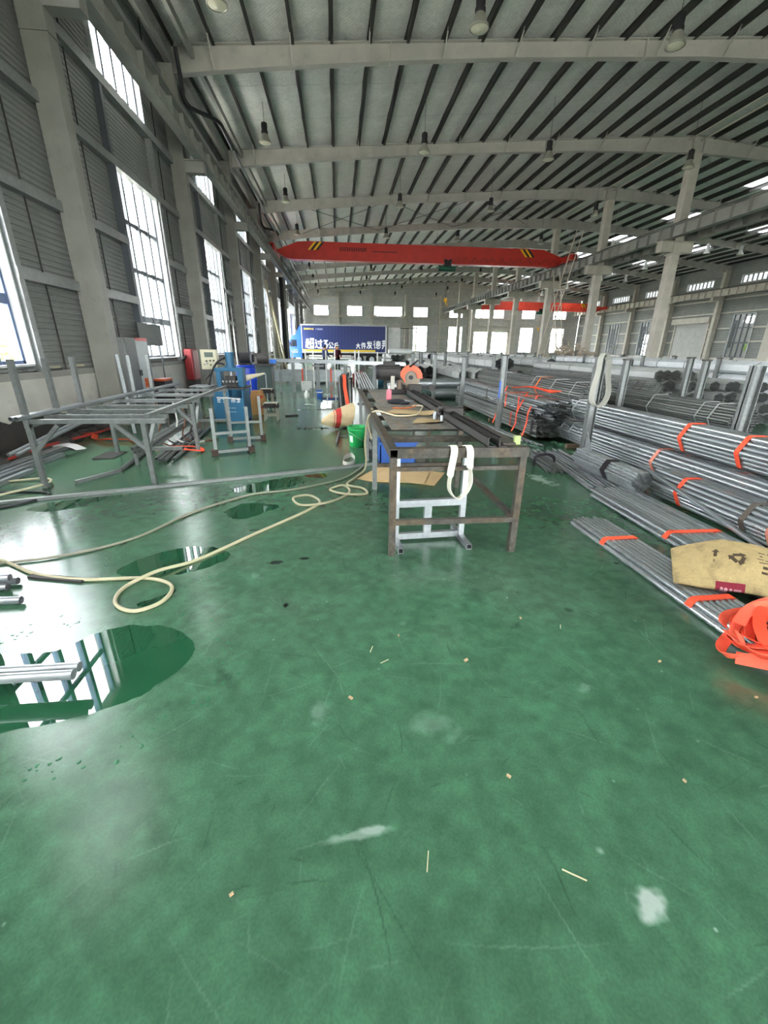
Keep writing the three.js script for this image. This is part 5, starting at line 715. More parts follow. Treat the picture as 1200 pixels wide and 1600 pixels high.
  for (const [a, b] of [[[3.42, 0.6, -8.9], [3.36, 0.3, -8.95]], [[3.42, 0.55, -7.9], [3.38, 0.2, -7.95]], [[3.44, 0.55, -7.5], [3.4, 0.3, -7.5]]]) single('orange_webbing', mb().add(ribbon([V(a[0] + 0.1, a[1] + 0.2, a[2]), V(...a), V(b[0], (a[1] + b[1]) / 2, b[2]), V(...b), V(b[0] - 0.1, 0.06, b[2] + 0.1)], 0.05, V(0, 0, 1), 40, 0.005)), orangeW, 'orange webbing end dangling down the ragged bundle', 'webbing', 'webbing on the ragged bundle');
  single('orange_webbing', mb().add(ribbon([V(3.5, 0.8, -8.6), V(3.75, 0.84, -8.2), V(3.95, 0.79, -7.95), V(4.0, 0.81, -7.6), V(3.85, 0.8, -7.7)], 0.06, V(0.3, 0.2, 1), 50, 0.006)), orangeW, 'crumpled orange webbing lying on top of the ragged bundle', 'webbing');
  // second lane
  for (const z of [-8.2, -10.5, -13]) bear(4.3, 4.95, 0.066, z, 'short timber bearer under the hexagonal bundles');
  bundle('tidy grey hexagonal bundle with steel bands and one orange strap, upper of two', 4.62, 0.5, -7.55, -13.6, H(5, 0.0235), 0.0235, dullTones, { bands: [[-7.95, 0.025], [-8.75, 0.025], [-9.7, 0.025], [-9.45, 0.05, painted(0xff7a30, 0.8), 'orange_strap'], [-11.5, 0.025]], jit: 0.008 });
  bundle('tidy grey hexagonal bundle beneath the upper hexagonal one', 4.6, 0.07, -7.3, -13.5, H(4, 0.0235), 0.0235, dullTones, { bands: [[-7.7, 0.025], [-7.85, 0.025], [-9.2, 0.025]], jit: 0.01 });
  bundle('wide dull bundle with bands behind the stubby post, ending in dark mouths', 5.68, 0.38, -5.5, -11.5, H(5, 0.022), 0.022, dullTones, { bands: [[-5.85, 0.025], [-6.1, 0.02], [-7.2, 0.025]], jit: 0.01 });
  bundle('dull bundle underneath the wide banded one', 5.6, 0.03, -6.0, -11.6, H(4, 0.021), 0.021, dullTones, { bands: [[-6.2, 0.025]], jit: 0.05 });
  bundle('short dull bundle with paired dark bands behind the top strapped bundle', 4.62, 0.03, -5.2, -7.1, H(4, 0.022), 0.022, dullTones, { bands: [[-5.35, 0.03, brownW, 'brown_strap'], [-5.5, 0.03, brownW, 'brown_strap']], jit: 0.03 });
  bundle('dull bundle right behind the stubby post with rough ends', 4.75, 0.03, -1.5, -4.7, H(4, 0.021), 0.021, dullTones, { ragged: 0.1 });
  bundle('round grey bundle with dark round mouth behind the second lane', 6.15, 0.62, -8.0, -13.5, H(4, 0.021), 0.021, dullTones, { bands: [[-8.2, 0.03, brownW, 'brown_strap'], [-8.4, 0.03, brownW, 'brown_strap'], [-8.65, 0.03, brownW, 'brown_strap']], jit: 0.004 });
  bundle('grey bundle carrying the round dark-mouthed one', 6.2, 0.24, -8.3, -13.5, H(4, 0.021), 0.021, dullTones, {});
  for (const z of [-8.7, -11, -13]) bear(5.9, 6.5, 0.23, z, 'tall timber bearer under the round bundle');
}
// ---------- rack posts ----------
{
  const post = (x, z, h, w, label, plate = true) => { const o = thing('rack_post', label, 'post', [x, 0, z], 0, plate === 2 ? 'thin posts of the far racks' : undefined); const m = mb(); m.span(-w / 2, w / 2, 0.012, h, -0.008, 0.008).span(-w / 2, -w / 2 + 0.008, 0.012, h, -w * 0.42, w * 0.42).span(w / 2 - 0.008, w / 2, 0.012, h, -w * 0.42, w * 0.42); m.build('h_section', MAT.galvDull, o); mb().span(-0.11, 0.11, 0, 0.012, -0.11, 0.11).build('base_plate', MAT.galvDull, o); if (plate === true) mb().rbox(0, h + 0.012, 0, w * 1.25, 0.024, w * 1.1, 0.004).build('cap_plate', MAT.rust, o); return o; };
  const p1 = post(3.53, -5.75, 1.43, 0.11, 'galvanised rack post draped with a white webbing sling');
  mb().prism([[0, 0], [0.3, 0], [0, 0.42]], 0.012, new THREE.Matrix4().makeRotationY(-1.5).setPosition(-0.02, 0.012, 0.05)).build('gusset_plate', MAT.galv, p1);
  post(3.17, -8.3, 1.4, 0.1, 'galvanised rack post with a blue tape mark, in front of the ragged bundle'); post(3.1, -10.8, 1.33, 0.1, 'rusty-capped rack post at the far end of the ragged bundle'); post(5.0, -4.87, 1.36, 0.13, 'stubby wide rack post without a cap, in front of the wide dull bundle', false); post(4.98, -7.3, 1.36, 0.1, 'capped rack post between the hexagonal bundle and the wide dull bundle'); post(6.6, -7.45, 1.36, 0.1, 'capped rack post close in front of the small dark-ended bundles'); post(6.98, -8.28, 1.39, 0.1, 'slim capped rack post among the small dark-ended bundles');
  single('blue_tape', mb().span(3.095, 3.13, 0.62, 0.95, -8.26, -8.255), std(0x2a55a8, 0.6), 'strip of blue tape on the rack post', 'tape');
  single('lifting_sling', mb().add(ribbon([V(3.59, 1.4, -5.67), V(3.55, 1.475, -5.7), V(3.48, 1.44, -5.66), V(3.46, 1.25, -5.64), V(3.42, 1.02, -5.62), V(3.42, 0.88, -5.61), V(3.5, 0.79, -5.6), V(3.6, 0.84, -5.61), V(3.645, 0.98, -5.62), V(3.61, 1.2, -5.64), V(3.6, 1.4, -5.66)], 0.075, t => V(0.5, 0, 0.9), 90, 0.006)), painted(0xaaa99f, 0.9), 'grey white sling hung over the rack post by the strapped bundle', 'sling');
  const proto = post(5.3, -14.9, 1.35, 0.09, 'thin capped post of the far pipe racks', 2); mb().rbox(0, 1.36, 0, 0.12, 0.024, 0.1, 0.004).build('cap_plate', MAT.rust, proto);
  for (const x of [5.3, 6.92, 9.27, 10.55, 12.0, 14.4]) for (let z = -14.9; z > -36; z -= 3.4) { if ((x === 5.3 && z === -14.9) || (x > 11 && z < -22 && z > -26)) continue; dup(proto, [x + rr(-0.02, 0.02), 0, z + rr(-0.3, 0.3)]); }
  for (const [x, z] of [[4.75, -25.2], [5.5, -25], [4.9, -20.3], [2.9, -13.2], [2.7, -16], [10.55, -11.5]]) dup(proto, [x, 0, z]);
}
// ---------- dark-ended and white-wrapped bundles of the far lanes ----------
{
  const wrapW = painted(0xe4e8ea, 0.45), wrapG = painted(0xb9bcb9, 0.5);
  const hexPoly = (R, k = 6) => { const a = []; for (let i = 0; i < k; i++) a.push([Math.cos(i * 2 * Math.PI / k + 0.52) * R, Math.sin(i * 2 * Math.PI / k + 0.52) * R]); return a; };
  const bareSteel = std(0x7d817e, 0.6, 0.15, { map: galv });
  const proto = (R, L, body, name, label, group, endMat = bareSteel) => { const o = thing(name, label, 'pipe bundle', [0, 0, 0], 0, group); const k = 6; mb().prism(hexPoly(R * 0.97, k), L - 1.4, new THREE.Matrix4().makeTranslation(0, R, -L)).build('wrapped_body', body, o); { const r = R * 0.9 / 5.05, m = mb(); for (const [px, py] of hexRows(2, r)) m.pipe(V(py - 2 * r * Math.sqrt(3) - r, px + R, 0.0), V(py - 2 * r * Math.sqrt(3) - r, px + R, -1.42), r, 0.06, 8); const q = m.build('pipe_ends', endMat, o); q.userData.kind = 'stuff'; const sh = new THREE.Shape(hexPoly(R * 0.99, k).map(w => new THREE.Vector2(...w))); sh.holes.push(new THREE.Path(hexPoly(R * 0.95, k).reverse().map(w => new THREE.Vector2(...w)))); const sg = new THREE.ExtrudeGeometry(sh, { depth: 1.36, bevelEnabled: false }); sg.translate(0, R, -1.41); const sm2 = mb(); sm2.add(sg); sm2.build('wrap_sleeve', body, o); } const nb = mb(); for (let i = 1; i < 5; i++) mb().prism(hexPoly(R * 1.01, k), 0.03, new THREE.Matrix4().makeTranslation(0, R, -L * i / 5)).build('band', MAT.galvDull, o); return o; };
  const a = proto(0.115, 6, wrapG, 'small_pipe_bundle', 'small hexagonal pipe bundle with dark open ends in the tall stacks', 'small dark-ended bundles'); let first = true;
  const put = (x, y, z) => { if (first) { a.position.set(x, y, z); first = false; } else dup(a, [x, y, z]); };
  for (const [x0, rows] of [[6.68, [6, 6, 6, 5, 5]], [8.2, [7, 7, 6, 5]]]) rows.forEach((n, j) => { for (let i = 0; i < n; i++) put(x0 + i * 0.236 + j * 0.012, 0.002 + j * 0.231, -8.75 + rr(-0.14, 0.14)); });
  const w = proto(0.16, 6, wrapW, 'wrapped_bundle', 'white wrapped pipe bundle in the long pale stacks beyond', 'white wrapped bundles'); let fw = true;
  const putW = (x, y, z) => { if (fw) { w.position.set(x, y, z); fw = false; } else dup(w, [x, y, z]); };
  for (const z of [-9.2, -15.6]) for (const [x, n] of [[10.8, 4], [11.12, 4], [11.44, 3], [12.4, 4], [12.72, 4], [13.04, 3]]) for (let j = 0; j < n; j++) putW(x, 0.002 + j * 0.322, z + rr(-0.15, 0.15));
  for (const z of [-22, -29]) for (const [x, n] of [[8.6, 3], [8.95, 4], [9.6, 3], [9.95, 4], [10.3, 3]]) for (let j = 0; j < n; j++) putW(x, 0.002 + j * 0.322, z + rr(-0.15, 0.15));
  const g = proto(0.21, 6, wrapG, 'grey_bundle', 'thick grey pipe bundle in the far lanes with dark open ends', 'thick grey bundles'); let fg = true;
  const putG = (x, y, z) => { if (fg) { g.position.set(x, y, z); fg = false; } else dup(g, [x, y, z]); };
  for (const [x, n, z] of [[4.55, 2, -15.6], [5.0, 2, -15.4], [5.6, 3, -15], [6.05, 3, -15.2], [6.5, 2, -15.3], [7.4, 2, -16], [7.85, 3, -16], [8.3, 2, -16.2], [5.6, 2, -22.2], [6.05, 3, -22.2], [7.5, 3, -23], [8.0, 3, -23], [3.6, 2, -19.5], [4.05, 2, -19.5], [5.8, 2, -30], [6.3, 3, -30], [8, 3, -31], [10, 3, -36.5], [12, 3, -36.5], [13.5, 3, -36]]) for (let j = 0; j < n; j++) putG(x, 0.002 + j * 0.422, z + rr(-0.3, 0.3));
  // pile of capped pipes seen past the saw
  const bp = proto(0.1, 3.5, wrapG, 'small_pipe_bundle', 'dark-ended small bundle in the high pile behind the saw', 'pile of small bundles behind the saw'); let fb = true;
  for (let j = 0; j < 5; j++) for (let i = 0; i < 5 - (j > 2 ? j - 2 : 0); i++) { const p = [2.08 + i * 0.19 + j * 0.02, 0.302 + j * 0.202, -17.4 + rr(-0.1, 0.1)]; if (fb) { bp.position.set(...p); fb = false; } else dup(bp, p); }
  single('bundle_cradle', mb().span(1.85, 3.1, 0.2, 0.3, -18, -17.9).span(1.85, 3.1, 0.2, 0.3, -20, -19.9).span(1.85, 1.93, 0, 1.35, -18, -17.9).span(3.02, 3.1, 0, 1.35, -18, -17.9), MAT.galvDull, 'steel cradle under the high pile behind the saw', 'cradle');
  single('grey_roll', mb().cyl(V(2.0, 1.415, -17.6), V(2.95, 1.415, -17.8), 0.1, 0.1, 16), wrapG, 'grey wrapped roll lying across the high pile behind the saw', 'roll');
  // galvanised ducts lying crosswise behind the table
  for (let i = 0; i < 3; i++) single('galvanised_duct', mb().cyl(V(1.9, i === 2 ? 0.46 : 0.166, i === 2 ? -14.15 : -13.98 - 0.34 * i), V(6.4, i === 2 ? 0.46 : 0.166, i === 2 ? -14.2 : -14.0 - 0.34 * i), 0.165, 0.165, 18), MAT.galv, 'long grey duct lying crosswise on the floor behind the ragged bundle', 'duct', 'ducts behind the ragged bundle');
  single('green_net', mb().sph(2.35, 0.2, -13.5, 0.3, 1.2, 0.7, 0.6, 18).sph(2.7, 0.18, -13.45, 0.2, 1, 0.8, 0.7, 14), painted(0x3f5650, 0.9), 'dark green bunched net draped on the ducts', 'net');
}
// ---------- scrap heap and tall ladders by the middle columns ----------
{
  const m = mb(); for (let i = 0; i < 420; i++) { const a = rr(0, 6.28), q = Math.sqrt(rnd()), x = 12.9 + Math.cos(a) * q * 1.7, z = -24 + Math.sin(a) * q * 1.2, y = 1.12 + rnd() * 0.75 * (1 - q * q); const d = V(rr(-1, 1), rr(-0.5, 0.5), rr(-1, 1)).normalize().multiplyScalar(rr(0.08, 0.25)); m.cyl(V(x, y, z), V(x + d.x, y + d.y, z + d.z), 0.035, 0.03, 5); }
  const o = m.build('scrap_heap_pale', painted(0xb8ab98, 0.85), scene); tag(o, 'pale tangled heap of scrap offcuts beside the middle columns', 'scrap heap', null, 'stuff');
  single('scrap_skip', mb().span(11.2, 14.6, 0.0, 1.05, -25.2, -25.1).span(11.2, 14.6, 0, 1.05, -22.9, -22.8).span(11.2, 11.3, 0, 1.05, -25.2, -22.8).span(14.5, 14.6, 0, 1.05, -25.2, -22.8).span(11.2, 14.6, 0.02, 1.04, -25.1, -22.9), MAT.galvDull, 'grey steel bin holding the scrap heap', 'bin');
  const lad = (a, b, label) => { const o2 = thing('tall_ladder', label, 'ladder', [a[0], a[1], a[2]]), d = V(b[0] - a[0], b[1] - a[1], b[2] - a[2]); for (const s of [-0.22, 0.22]) mb().bar(V(s, 0, 0), d.clone().add(V(s, 0, 0)), 0.04, 0.06).build('rail', painted(0xcfc4b2, 0.6), o2); const n = Math.floor(d.length() / 0.33); for (let i = 1; i < n; i++) { const q = d.clone().multiplyScalar(i / n); mb().cyl(q.clone().add(V(-0.22, 0, 0)), q.clone().add(V(0.22, 0, 0)), 0.016, 0.016, 6).build('rung', painted(0xcfc4b2, 0.6), o2); } };
  lad([14.0, 0, -30.6], [15.3, 8.6, -29.6], 'very tall pale ladder leaning against the middle crane girder'); lad([15.2, 0, -29.2], [14.3, 6.3, -30.0], 'second tall pale ladder crossing the first by the middle columns');
}
// ---------- kraft bag and orange webbing heap ----------
{
  const cv = document.createElement('canvas'); cv.width = 1024; cv.height = 512; const x = cv.getContext('2d'); const im = x.createImageData(1024, 512);
  for (let j = 0; j < 512; j++) for (let i = 0; i < 1024; i++) { const k = 4 * (j * 1024 + i), a = fbm(i / 64, j / 64, 256, 5), b = fbm(i / 8, j / 8, 256, 2), d = sm(0.55, 0.75, fbm(i / 110 + 40, j / 110, 256, 5)); const l = 0.93 + 0.16 * (a - 0.5) + 0.1 * (b - 0.5) - 0.11 * d; im.data[k] = 206 * l; im.data[k + 1] = 181 * l; im.data[k + 2] = 128 * l; im.data[k + 3] = 255; }
  x.putImageData(im, 0, 0); x.fillStyle = '#4a3a26';
  x.save(); x.translate(330, 190); x.rotate(0.1); x.beginPath(); x.moveTo(0, -48); x.lineTo(34, -12); x.lineTo(14, -12); x.lineTo(14, 44); x.lineTo(-14, 44); x.lineTo(-14, -12); x.lineTo(-34, -12); x.fill(); x.restore(); x.globalAlpha = 0.5; x.fillRect(312, 262, 14, 30); x.globalAlpha = 1;
  x.save(); x.translate(500, 230); for (let i = 0; i < 3; i++) { x.rotate(2 * Math.PI / 3); x.beginPath(); x.moveTo(-44, -44); x.lineTo(14, -58); x.lineTo(6, -72); x.lineTo(58, -50); x.lineTo(30, -8); x.lineTo(22, -24); x.lineTo(-34, -16); x.fill(); } x.restore();
  for (const [a, b, c, d] of [[890, 110, 44, 10], [900, 150, 20, 14], [945, 105, 36, 12], [880, 190, 50, 9], [940, 195, 50, 9], [900, 228, 60, 10], [930, 270, 34, 26], [925, 320, 44, 22], [985, 150, 30, 10], [985, 225, 26, 10]]) x.fillRect(a - 250, b, c, d);
  x.fillStyle = '#8e1f38'; x.fillRect(340, 455, 230, 57); x.fillStyle = '#d8a8b0'; for (const [a, b, c] of [[390, 492, 14], [424, 494, 15], [462, 498, 12]]) { x.beginPath(); x.ellipse(a, 512, c, 512 - b, 0, Math.PI, 0); x.fill(); } x.fillRect(485, 504, 60, 6);
  x.strokeStyle = '#a68f60'; x.lineWidth = 3; x.setLineDash([10, 5]); x.beginPath(); x.moveTo(20, 440); x.lineTo(1010, 448); x.stroke();
  const tx = new THREE.CanvasTexture(cv); tx.colorSpace = THREE.SRGBColorSpace; tx.anisotropy = 4;
  // four corners on top of the tubes: far-left, far-right, near-right, near-left
  const A = V(2.47, 0.1, -2.66), B = V(3.32, 0.12, -2.29), C = V(2.74, 0.1, -1.9), D = V(2.13, 0.07, -2.2), n = 36, q = 20, pos = [], uv = [], idx = [];
  for (let j = 0; j <= q; j++) for (let i = 0; i <= n; i++) { const u = i / n, v = j / q, top = A.clone().lerp(B, u).addScaledVector(V(0.16, 0, -0.2), Math.pow(Math.sin(Math.PI * u), 0.8) * (1 - Math.abs(2 * u - 0.7) * 0.35) * 1.25), bot = D.clone().lerp(C, u), p = top.lerp(bot, v); p.y += 0.025 * Math.sin(Math.PI * v) * Math.sin(Math.PI * u) + 0.02 * (fbm(u * 5, v * 4, 256, 3) - 0.5) + 0.02 * v * (1 - u) + 0.02; pos.push(p.x, p.y, p.z); uv.push(u, 1 - v); if (i && j) { const b = j * (n + 1) + i, a = b - n - 1; idx.push(a - 1, b - 1, a, a, b - 1, b); } }
  const base = pos.length / 3; for (let k = 0; k < base; k++) { pos.push(pos[3 * k], pos[3 * k + 1] - 0.008, pos[3 * k + 2]); uv.push(uv[2 * k], uv[2 * k + 1]); } const m0 = idx.length; for (let k = 0; k < m0; k += 3) idx.push(base + idx[k], base + idx[k + 2], base + idx[k + 1]);
  const g = new THREE.BufferGeometry(); g.setAttribute('position', new THREE.Float32BufferAttribute(pos, 3)); g.setAttribute('uv', new THREE.Float32BufferAttribute(uv, 2)); g.setIndex(idx); g.computeVertexNormals();
  const o = mesh(numbered('kraft_bag'), g, std(0xffffff, 0.85, 0, { map: tx }), scene); tag(o, 'flat brown kraft bag with recycling mark lying on the bright tubes', 'bag');
  // heap of flat orange webbing
  const hp = thing('webbing_heap', 'big heap of looped bright orange webbing on the outer tubes', 'webbing', [2.3, 0.02, -1.63]);
  const loopMat = [painted(0xff5c40, 0.75), painted(0xff6a4c, 0.75), painted(0xf8512f, 0.75)];
  for (let k = 0; k < 13; k++) { const rx = rr(0.22, 0.4), rz = rr(0.08, 0.18), ph = rr(0, 6.28), oy = 0.05 + 0.008 * k, pts = [], dx = rr(-0.06, 0.08), dz = rr(-0.05, 0.05), tl = rr(-0.25, 0.25), an = -0.55 + rr(-0.35, 0.35); for (let i = 0; i <= 14; i++) { const a = ph + i / 14 * 6.0, X = Math.cos(a) * rx, Z = Math.sin(a) * rz; pts.push(V(dx + X * Math.cos(an) - Z * Math.sin(an), Math.max(0.012, oy + tl * 0.06 * Math.cos(a) + 0.018 * Math.sin(2 * a + k)), dz + X * Math.sin(an) + Z * Math.cos(an))); } const s = mb(); s.add(ribbon(pts, 0.055, t => V(Math.cos(t * 6.28 + ph), 0.35 + 0.5 * Math.sin(t * 9 + k), Math.sin(t * 6.28 + ph)), 90, 0.004)); s.build('webbing_loop', loopMat[k % 3], hp); }
  const s = mb(); s.add(ribbon([V(-0.36, 0.06, 0.1), V(-0.2, 0.08, 0.22), V(0.0, 0.05, 0.34), V(0.12, 0.02, 0.4)], 0.06, V(0.4, 1, -0.2), 40, 0.004)); s.build('webbing_end', loopMat[0], hp);
}
// ---------- long channel rack and galvanised stock behind it ----------
{
  const o = thing('channel_rack', 'long rack of galvanised channels on many legs in front of the lorry', 'rack', [0, 0, -16.2]);
  for (const [dz, dy] of [[0, 0], [0.12, 0.0], [-0.12, 0.02]]) { const m = mb(); m.bar(V(-2.42, 1.08 + dy, dz), V(2.45, 0.98 + dy, dz), 0.1, 0.1); m.build('channel', MAT.galv, o); }
  for (const x of [-2.3, -2.05, -1.6, -1.55, -0.75, -0.68, 0.25, 0.32, 1.3, 1.36, 2.2]) mb().span(x - 0.03, x + 0.03, 0, 1.03 - 0.02 * (x + 2.4), -0.05, 0.05).build('leg', MAT.galvDull, o);
  for (const x of [-2.2, -0.7, 0.28, 1.33]) mb().span(x - 0.2, x + 0.2, 0.92 - 0.02 * (x + 2.4), 0.96 - 0.02 * (x + 2.4), -0.2, 0.2).build('cross_head', MAT.galvDull, o);
  mb().span(-1.0, -0.4, 0.12, 0.16, 0.3, 0.34).build('low_bar', MAT.galvDull, o);
  for (const [x, h] of [[-1.75, 1.42], [-1.25, 1.42], [-0.95, 1.42], [-0.45, 1.42], [-0.1, 1.45], [0.7, 1.42], [0.85, 1.42], [1.6, 1.38]]) single('stock_stake', mb().span(x - 0.025, x + 0.025, 0, h, -18.05, -18), MAT.white, 'pale upright stake standing behind the channel rack', 'stake', 'stakes behind the channel rack');
  const st = thing('square_tube_stack', 'low stack of bluish galvanised tubes lying crosswise with orange straps', 'tube stack', [-1.5, 0, -20.2]);
  for (let j = 0; j < 5; j++) for (let i = 0; i < 4; i++) mb().span(-1.85, 1.75, 0.1 + j * 0.1, 0.195 + j * 0.1, -0.3 + i * 0.12, -0.19 + i * 0.12).build('tube', MAT.galv, st);
  for (const x of [-0.05, 1.2]) mb().span(x - 0.03, x + 0.03, 0.09, 0.62, 0.18, 0.2).span(x - 0.03, x + 0.03, 0.6, 0.62, -0.32, 0.2).build('orange_strap', orangeW, st);
  for (const x of [-1.4, 0, 1.4]) mb().span(x - 0.05, x + 0.05, 0, 0.1, -0.3, 0.2).build('bearer', painted(0x6b5b48, 0.85), st);
  single('white_board', mb().rbox(-1.18, 0.17, -16.9, 0.4, 0.34, 0.02, 0.004), MAT.white, 'small white board standing on the floor under the channel rack', 'board');
  const jug = thing('blue_pail', 'small blue and white pail on the floor before the channel rack', 'pail', [-0.62, 0, -14.7]); mb().lathe([[0, 0], [0.09, 0], [0.11, 0.2], [0.1, 0.2], [0.085, 0.02], [0, 0.02]], 0, 0, 0, 18).build('shell', std(0x3566b8, 0.5), jug); mb().lathe([[0.105, 0.12], [0.108, 0.16]], 0, 0, 0, 18).build('white_ring', MAT.white, jug);
  single('white_jug', mb().lathe([[0, 0], [0.08, 0], [0.085, 0.14], [0.04, 0.2], [0.03, 0.24], [0, 0.24]], -1.0, 0, -14.2, 18), MAT.white, 'white plastic jug on the floor before the channel rack', 'jug'); single('white_rag', mb().sph(-0.85, 0.01, -12.4, 0.1, 1.4, 0.12, 0.4, 16).sph(-0.7, 0.01, -12.3, 0.06, 1.4, 0.15, 0.5, 12), painted(0xb8bab6, 0.8), 'white rag lying on the wet floor beyond the stools', 'rag'); single('dark_offcut', mb().box(-1.1, 0.015, -10.3, 0.3, 0.03, 0.05, 0.35), MAT.dark, 'dark offcut on the floor beside the stools', 'offcut');
  const mess = [[-2.0, -21.8, 0.7, 0.8, 0xe0e4e4, 'white wrapped machine part behind the galvanised stack'], [-0.9, -22.5, 0.6, 0.9, 0x30343a, 'dark machine behind the galvanised stack'], [0.4, -22, 0.5, 0.7, 0xd8d8d4, 'white carton behind the galvanised stack'], [1.0, -21, 0.6, 0.4, 0x8a2a24, 'red tarpaulin heap behind the channel rack'], [1.9, -19.5, 0.5, 0.8, 0x2f6a86, 'blue machine box behind the channel rack']];
  for (const [x, z, w, h, c, lb] of mess) { const q = thing('stored_machine', lb, 'machine', [x, 0, z]); mb().rbox(0, h / 2, 0, w, h, 0.5, 0.04).build('casing', painted(c, 0.6), q); mb().rbox(0.05, h + 0.05, 0, w * 0.5, 0.1, 0.3, 0.03).build('top_part', painted(c, 0.6), q); mb().span(-w * 0.3, w * 0.3, h * 0.3, h * 0.6, 0.25, 0.256).build('panel', MAT.dark, q); }
}
// ---------- lorry ----------
{
  const G = { chao: [[[1, 2], [4.6, 2]], [[2.8, .8], [2.8, 7.6]], [[.6, 4], [5, 4]], [[2.8, 5.8], [4.7, 5.8]], [[1.6, 5], [.5, 9]], [[1.2, 7.4], [3, 9], [9.6, 9.2]], [[5.4, 1], [9, 1], [8.6, 4], [7.8, 3.8]], [[7, 1], [6.4, 3], [5.2, 4.4]], [[5.8, 5.2], [9, 5.2], [9, 7.8], [5.8, 7.8], [5.8, 5.2]]], guo: [[[3.6, 2.8], [9.6, 2.8]], [[7.6, .8], [7.6, 7.2], [6.4, 6.8]], [[4.8, 4.2], [5.8, 5.6]], [[1.2, 1], [2.3, 2.5]], [[.5, 4], [2.4, 4], [2.4, 7], [.8, 9]], [[2.4, 7.6], [4.5, 9], [9.6, 9.2]]], san: [[[2, 1.6], [6.6, 1.6], [4, 4.4], [6.6, 5.4], [7, 7], [5.6, 8.8], [2, 8.6]]], gong: [[[3.8, 1], [1, 4.8]], [[6.2, 1], [9, 4.8]], [[4.8, 4.4], [2.2, 8.6], [8, 8.3]], [[6.4, 6.4], [8.4, 9.2]]], jin: [[[8, 1], [2.6, 1.9]], [[2.6, 1.9], [2.6, 6], [1, 9.4]], [[2.6, 4.4], [9.2, 4.4]], [[6.6, 4.4], [6.6, 9.4]]], da: [[[1, 3.6], [9, 3.6]], [[5, .8], [5, 3.8], [1.2, 9.2]], [[5, 4], [8.8, 9.2]]], jian: [[[3, .8], [.8, 4.6]], [[2.2, 3], [2.2, 9.4]], [[5.2, 1.2], [4, 4]], [[4.8, 3], [9, 3]], [[3.6, 5.8], [9.6, 5.8]], [[6.8, .8], [6.8, 9.4]]], fa: [[[3, 1], [2.2, 3.4], [9.2, 3.4]], [[5, .8], [4.4, 4], [1, 9]], [[4.2, 5.4], [8, 5.4], [6.4, 7.4], [3.4, 9.3]], [[4.6, 6], [9.2, 9.2]], [[7, 1], [8.2, 2.4]]], de: [[[2.6, .8], [.8, 2.8]], [[2.8, 3], [.6, 5.4]], [[2, 4.4], [2, 9.4]], [[4, 2], [9.6, 2]], [[6.7, .7], [6.6, 3.2]], [[4.4, 3.2], [9.1, 3.2], [9.1, 5], [4.4, 5], [4.4, 3.2]], [[6, 3.2], [6, 5]], [[7.5, 3.2], [7.5, 5]], [[4, 6.1], [9.6, 6.1]], [[4.3, 7.2], [3.7, 8.9]], [[5.5, 7], [5.6, 9.1], [7.9, 9.1], [8.1, 8]], [[6.4, 6.8], [7, 7.8]], [[8.7, 6.9], [9.5, 8.3]]], bang: [[[.6, 2], [5, 2]], [[.8, 4], [4.8, 4]], [[.4, 6], [5.2, 6]], [[3, .8], [2.8, 6], [1, 9.4]], [[6, 1.2], [9, 1.2], [7.6, 4], [9, 6.4], [7, 7]], [[6, 1.2], [6, 9.4]]], kuai: [[[1.8, .8], [1.8, 9.4]], [[.6, 3], [.4, 5]], [[2.8, 2.6], [3.4, 4]], [[4, 2.6], [8.6, 2.6], [8.6, 5.4]], [[3.4, 5.4], [9.6, 5.4]], [[6.2, .8], [6, 5.6], [3.6, 9.2]], [[6.2, 6], [9.4, 9.2]]], di: [[[1.2, 1], [2.3, 2.4]], [[.5, 4], [2.4, 4], [2.4, 7], [.8, 9]], [[2.4, 7.6], [4.5, 9], [9.6, 9.2]], [[4.6, .8], [5.4, 2]], [[8.2, .8], [7.4, 2]], [[4.2, 2.4], [8.8, 2.4], [8.8, 4], [4.4, 4], [4.2, 5.6], [9, 5.6], [8.8, 7]], [[6.6, 2.4], [6.6, 8]], [[6.4, 5.6], [4.2, 7.6]]] };
  const cv = document.createElement('canvas'); cv.width = 2048; cv.height = 580; const x = cv.getContext('2d');
  x.fillStyle = '#1d2c63'; x.fillRect(0, 0, 2048, 580);
  for (let i = 0; i < 52; i++) { x.fillStyle = i % 2 ? 'rgba(255,255,255,0.025)' : 'rgba(0,0,0,0.04)'; x.fillRect(i * 40, 0, 20, 580); }
  x.fillStyle = '#d9b93a'; x.fillRect(0, 530, 1800, 50);
  const glyph = (k, X, Y, w, h, lw, col) => { x.strokeStyle = col; x.lineWidth = lw; x.lineJoin = 'miter'; x.lineCap = 'butt'; for (const s of G[k]) { x.beginPath(); s.forEach(([a, b], i) => i ? x.lineTo(X + a * w / 10, Y + b * h / 10) : x.moveTo(X + a * w / 10, Y + b * h / 10)); x.stroke(); } };
  glyph('chao', 70, 270, 225, 245, 30, '#f2f4f6'); glyph('guo', 300, 290, 200, 225, 28, '#f2f4f6'); glyph('san', 490, 300, 170, 210, 34, '#f2f4f6'); glyph('gong', 630, 350, 140, 165, 22, '#f2f4f6'); glyph('jin', 765, 365, 130, 150, 20, '#f2f4f6');
  glyph('da', 1310, 370, 120, 145, 18, '#f2f4f6'); glyph('jian', 1440, 350, 130, 165, 20, '#f2f4f6'); glyph('fa', 1570, 320, 160, 195, 24, '#f2f4f6'); glyph('de', 1740, 300, 200, 215, 22, '#f2f4f6'); glyph('bang', 1950, 285, 220, 235, 28, '#f2f4f6');
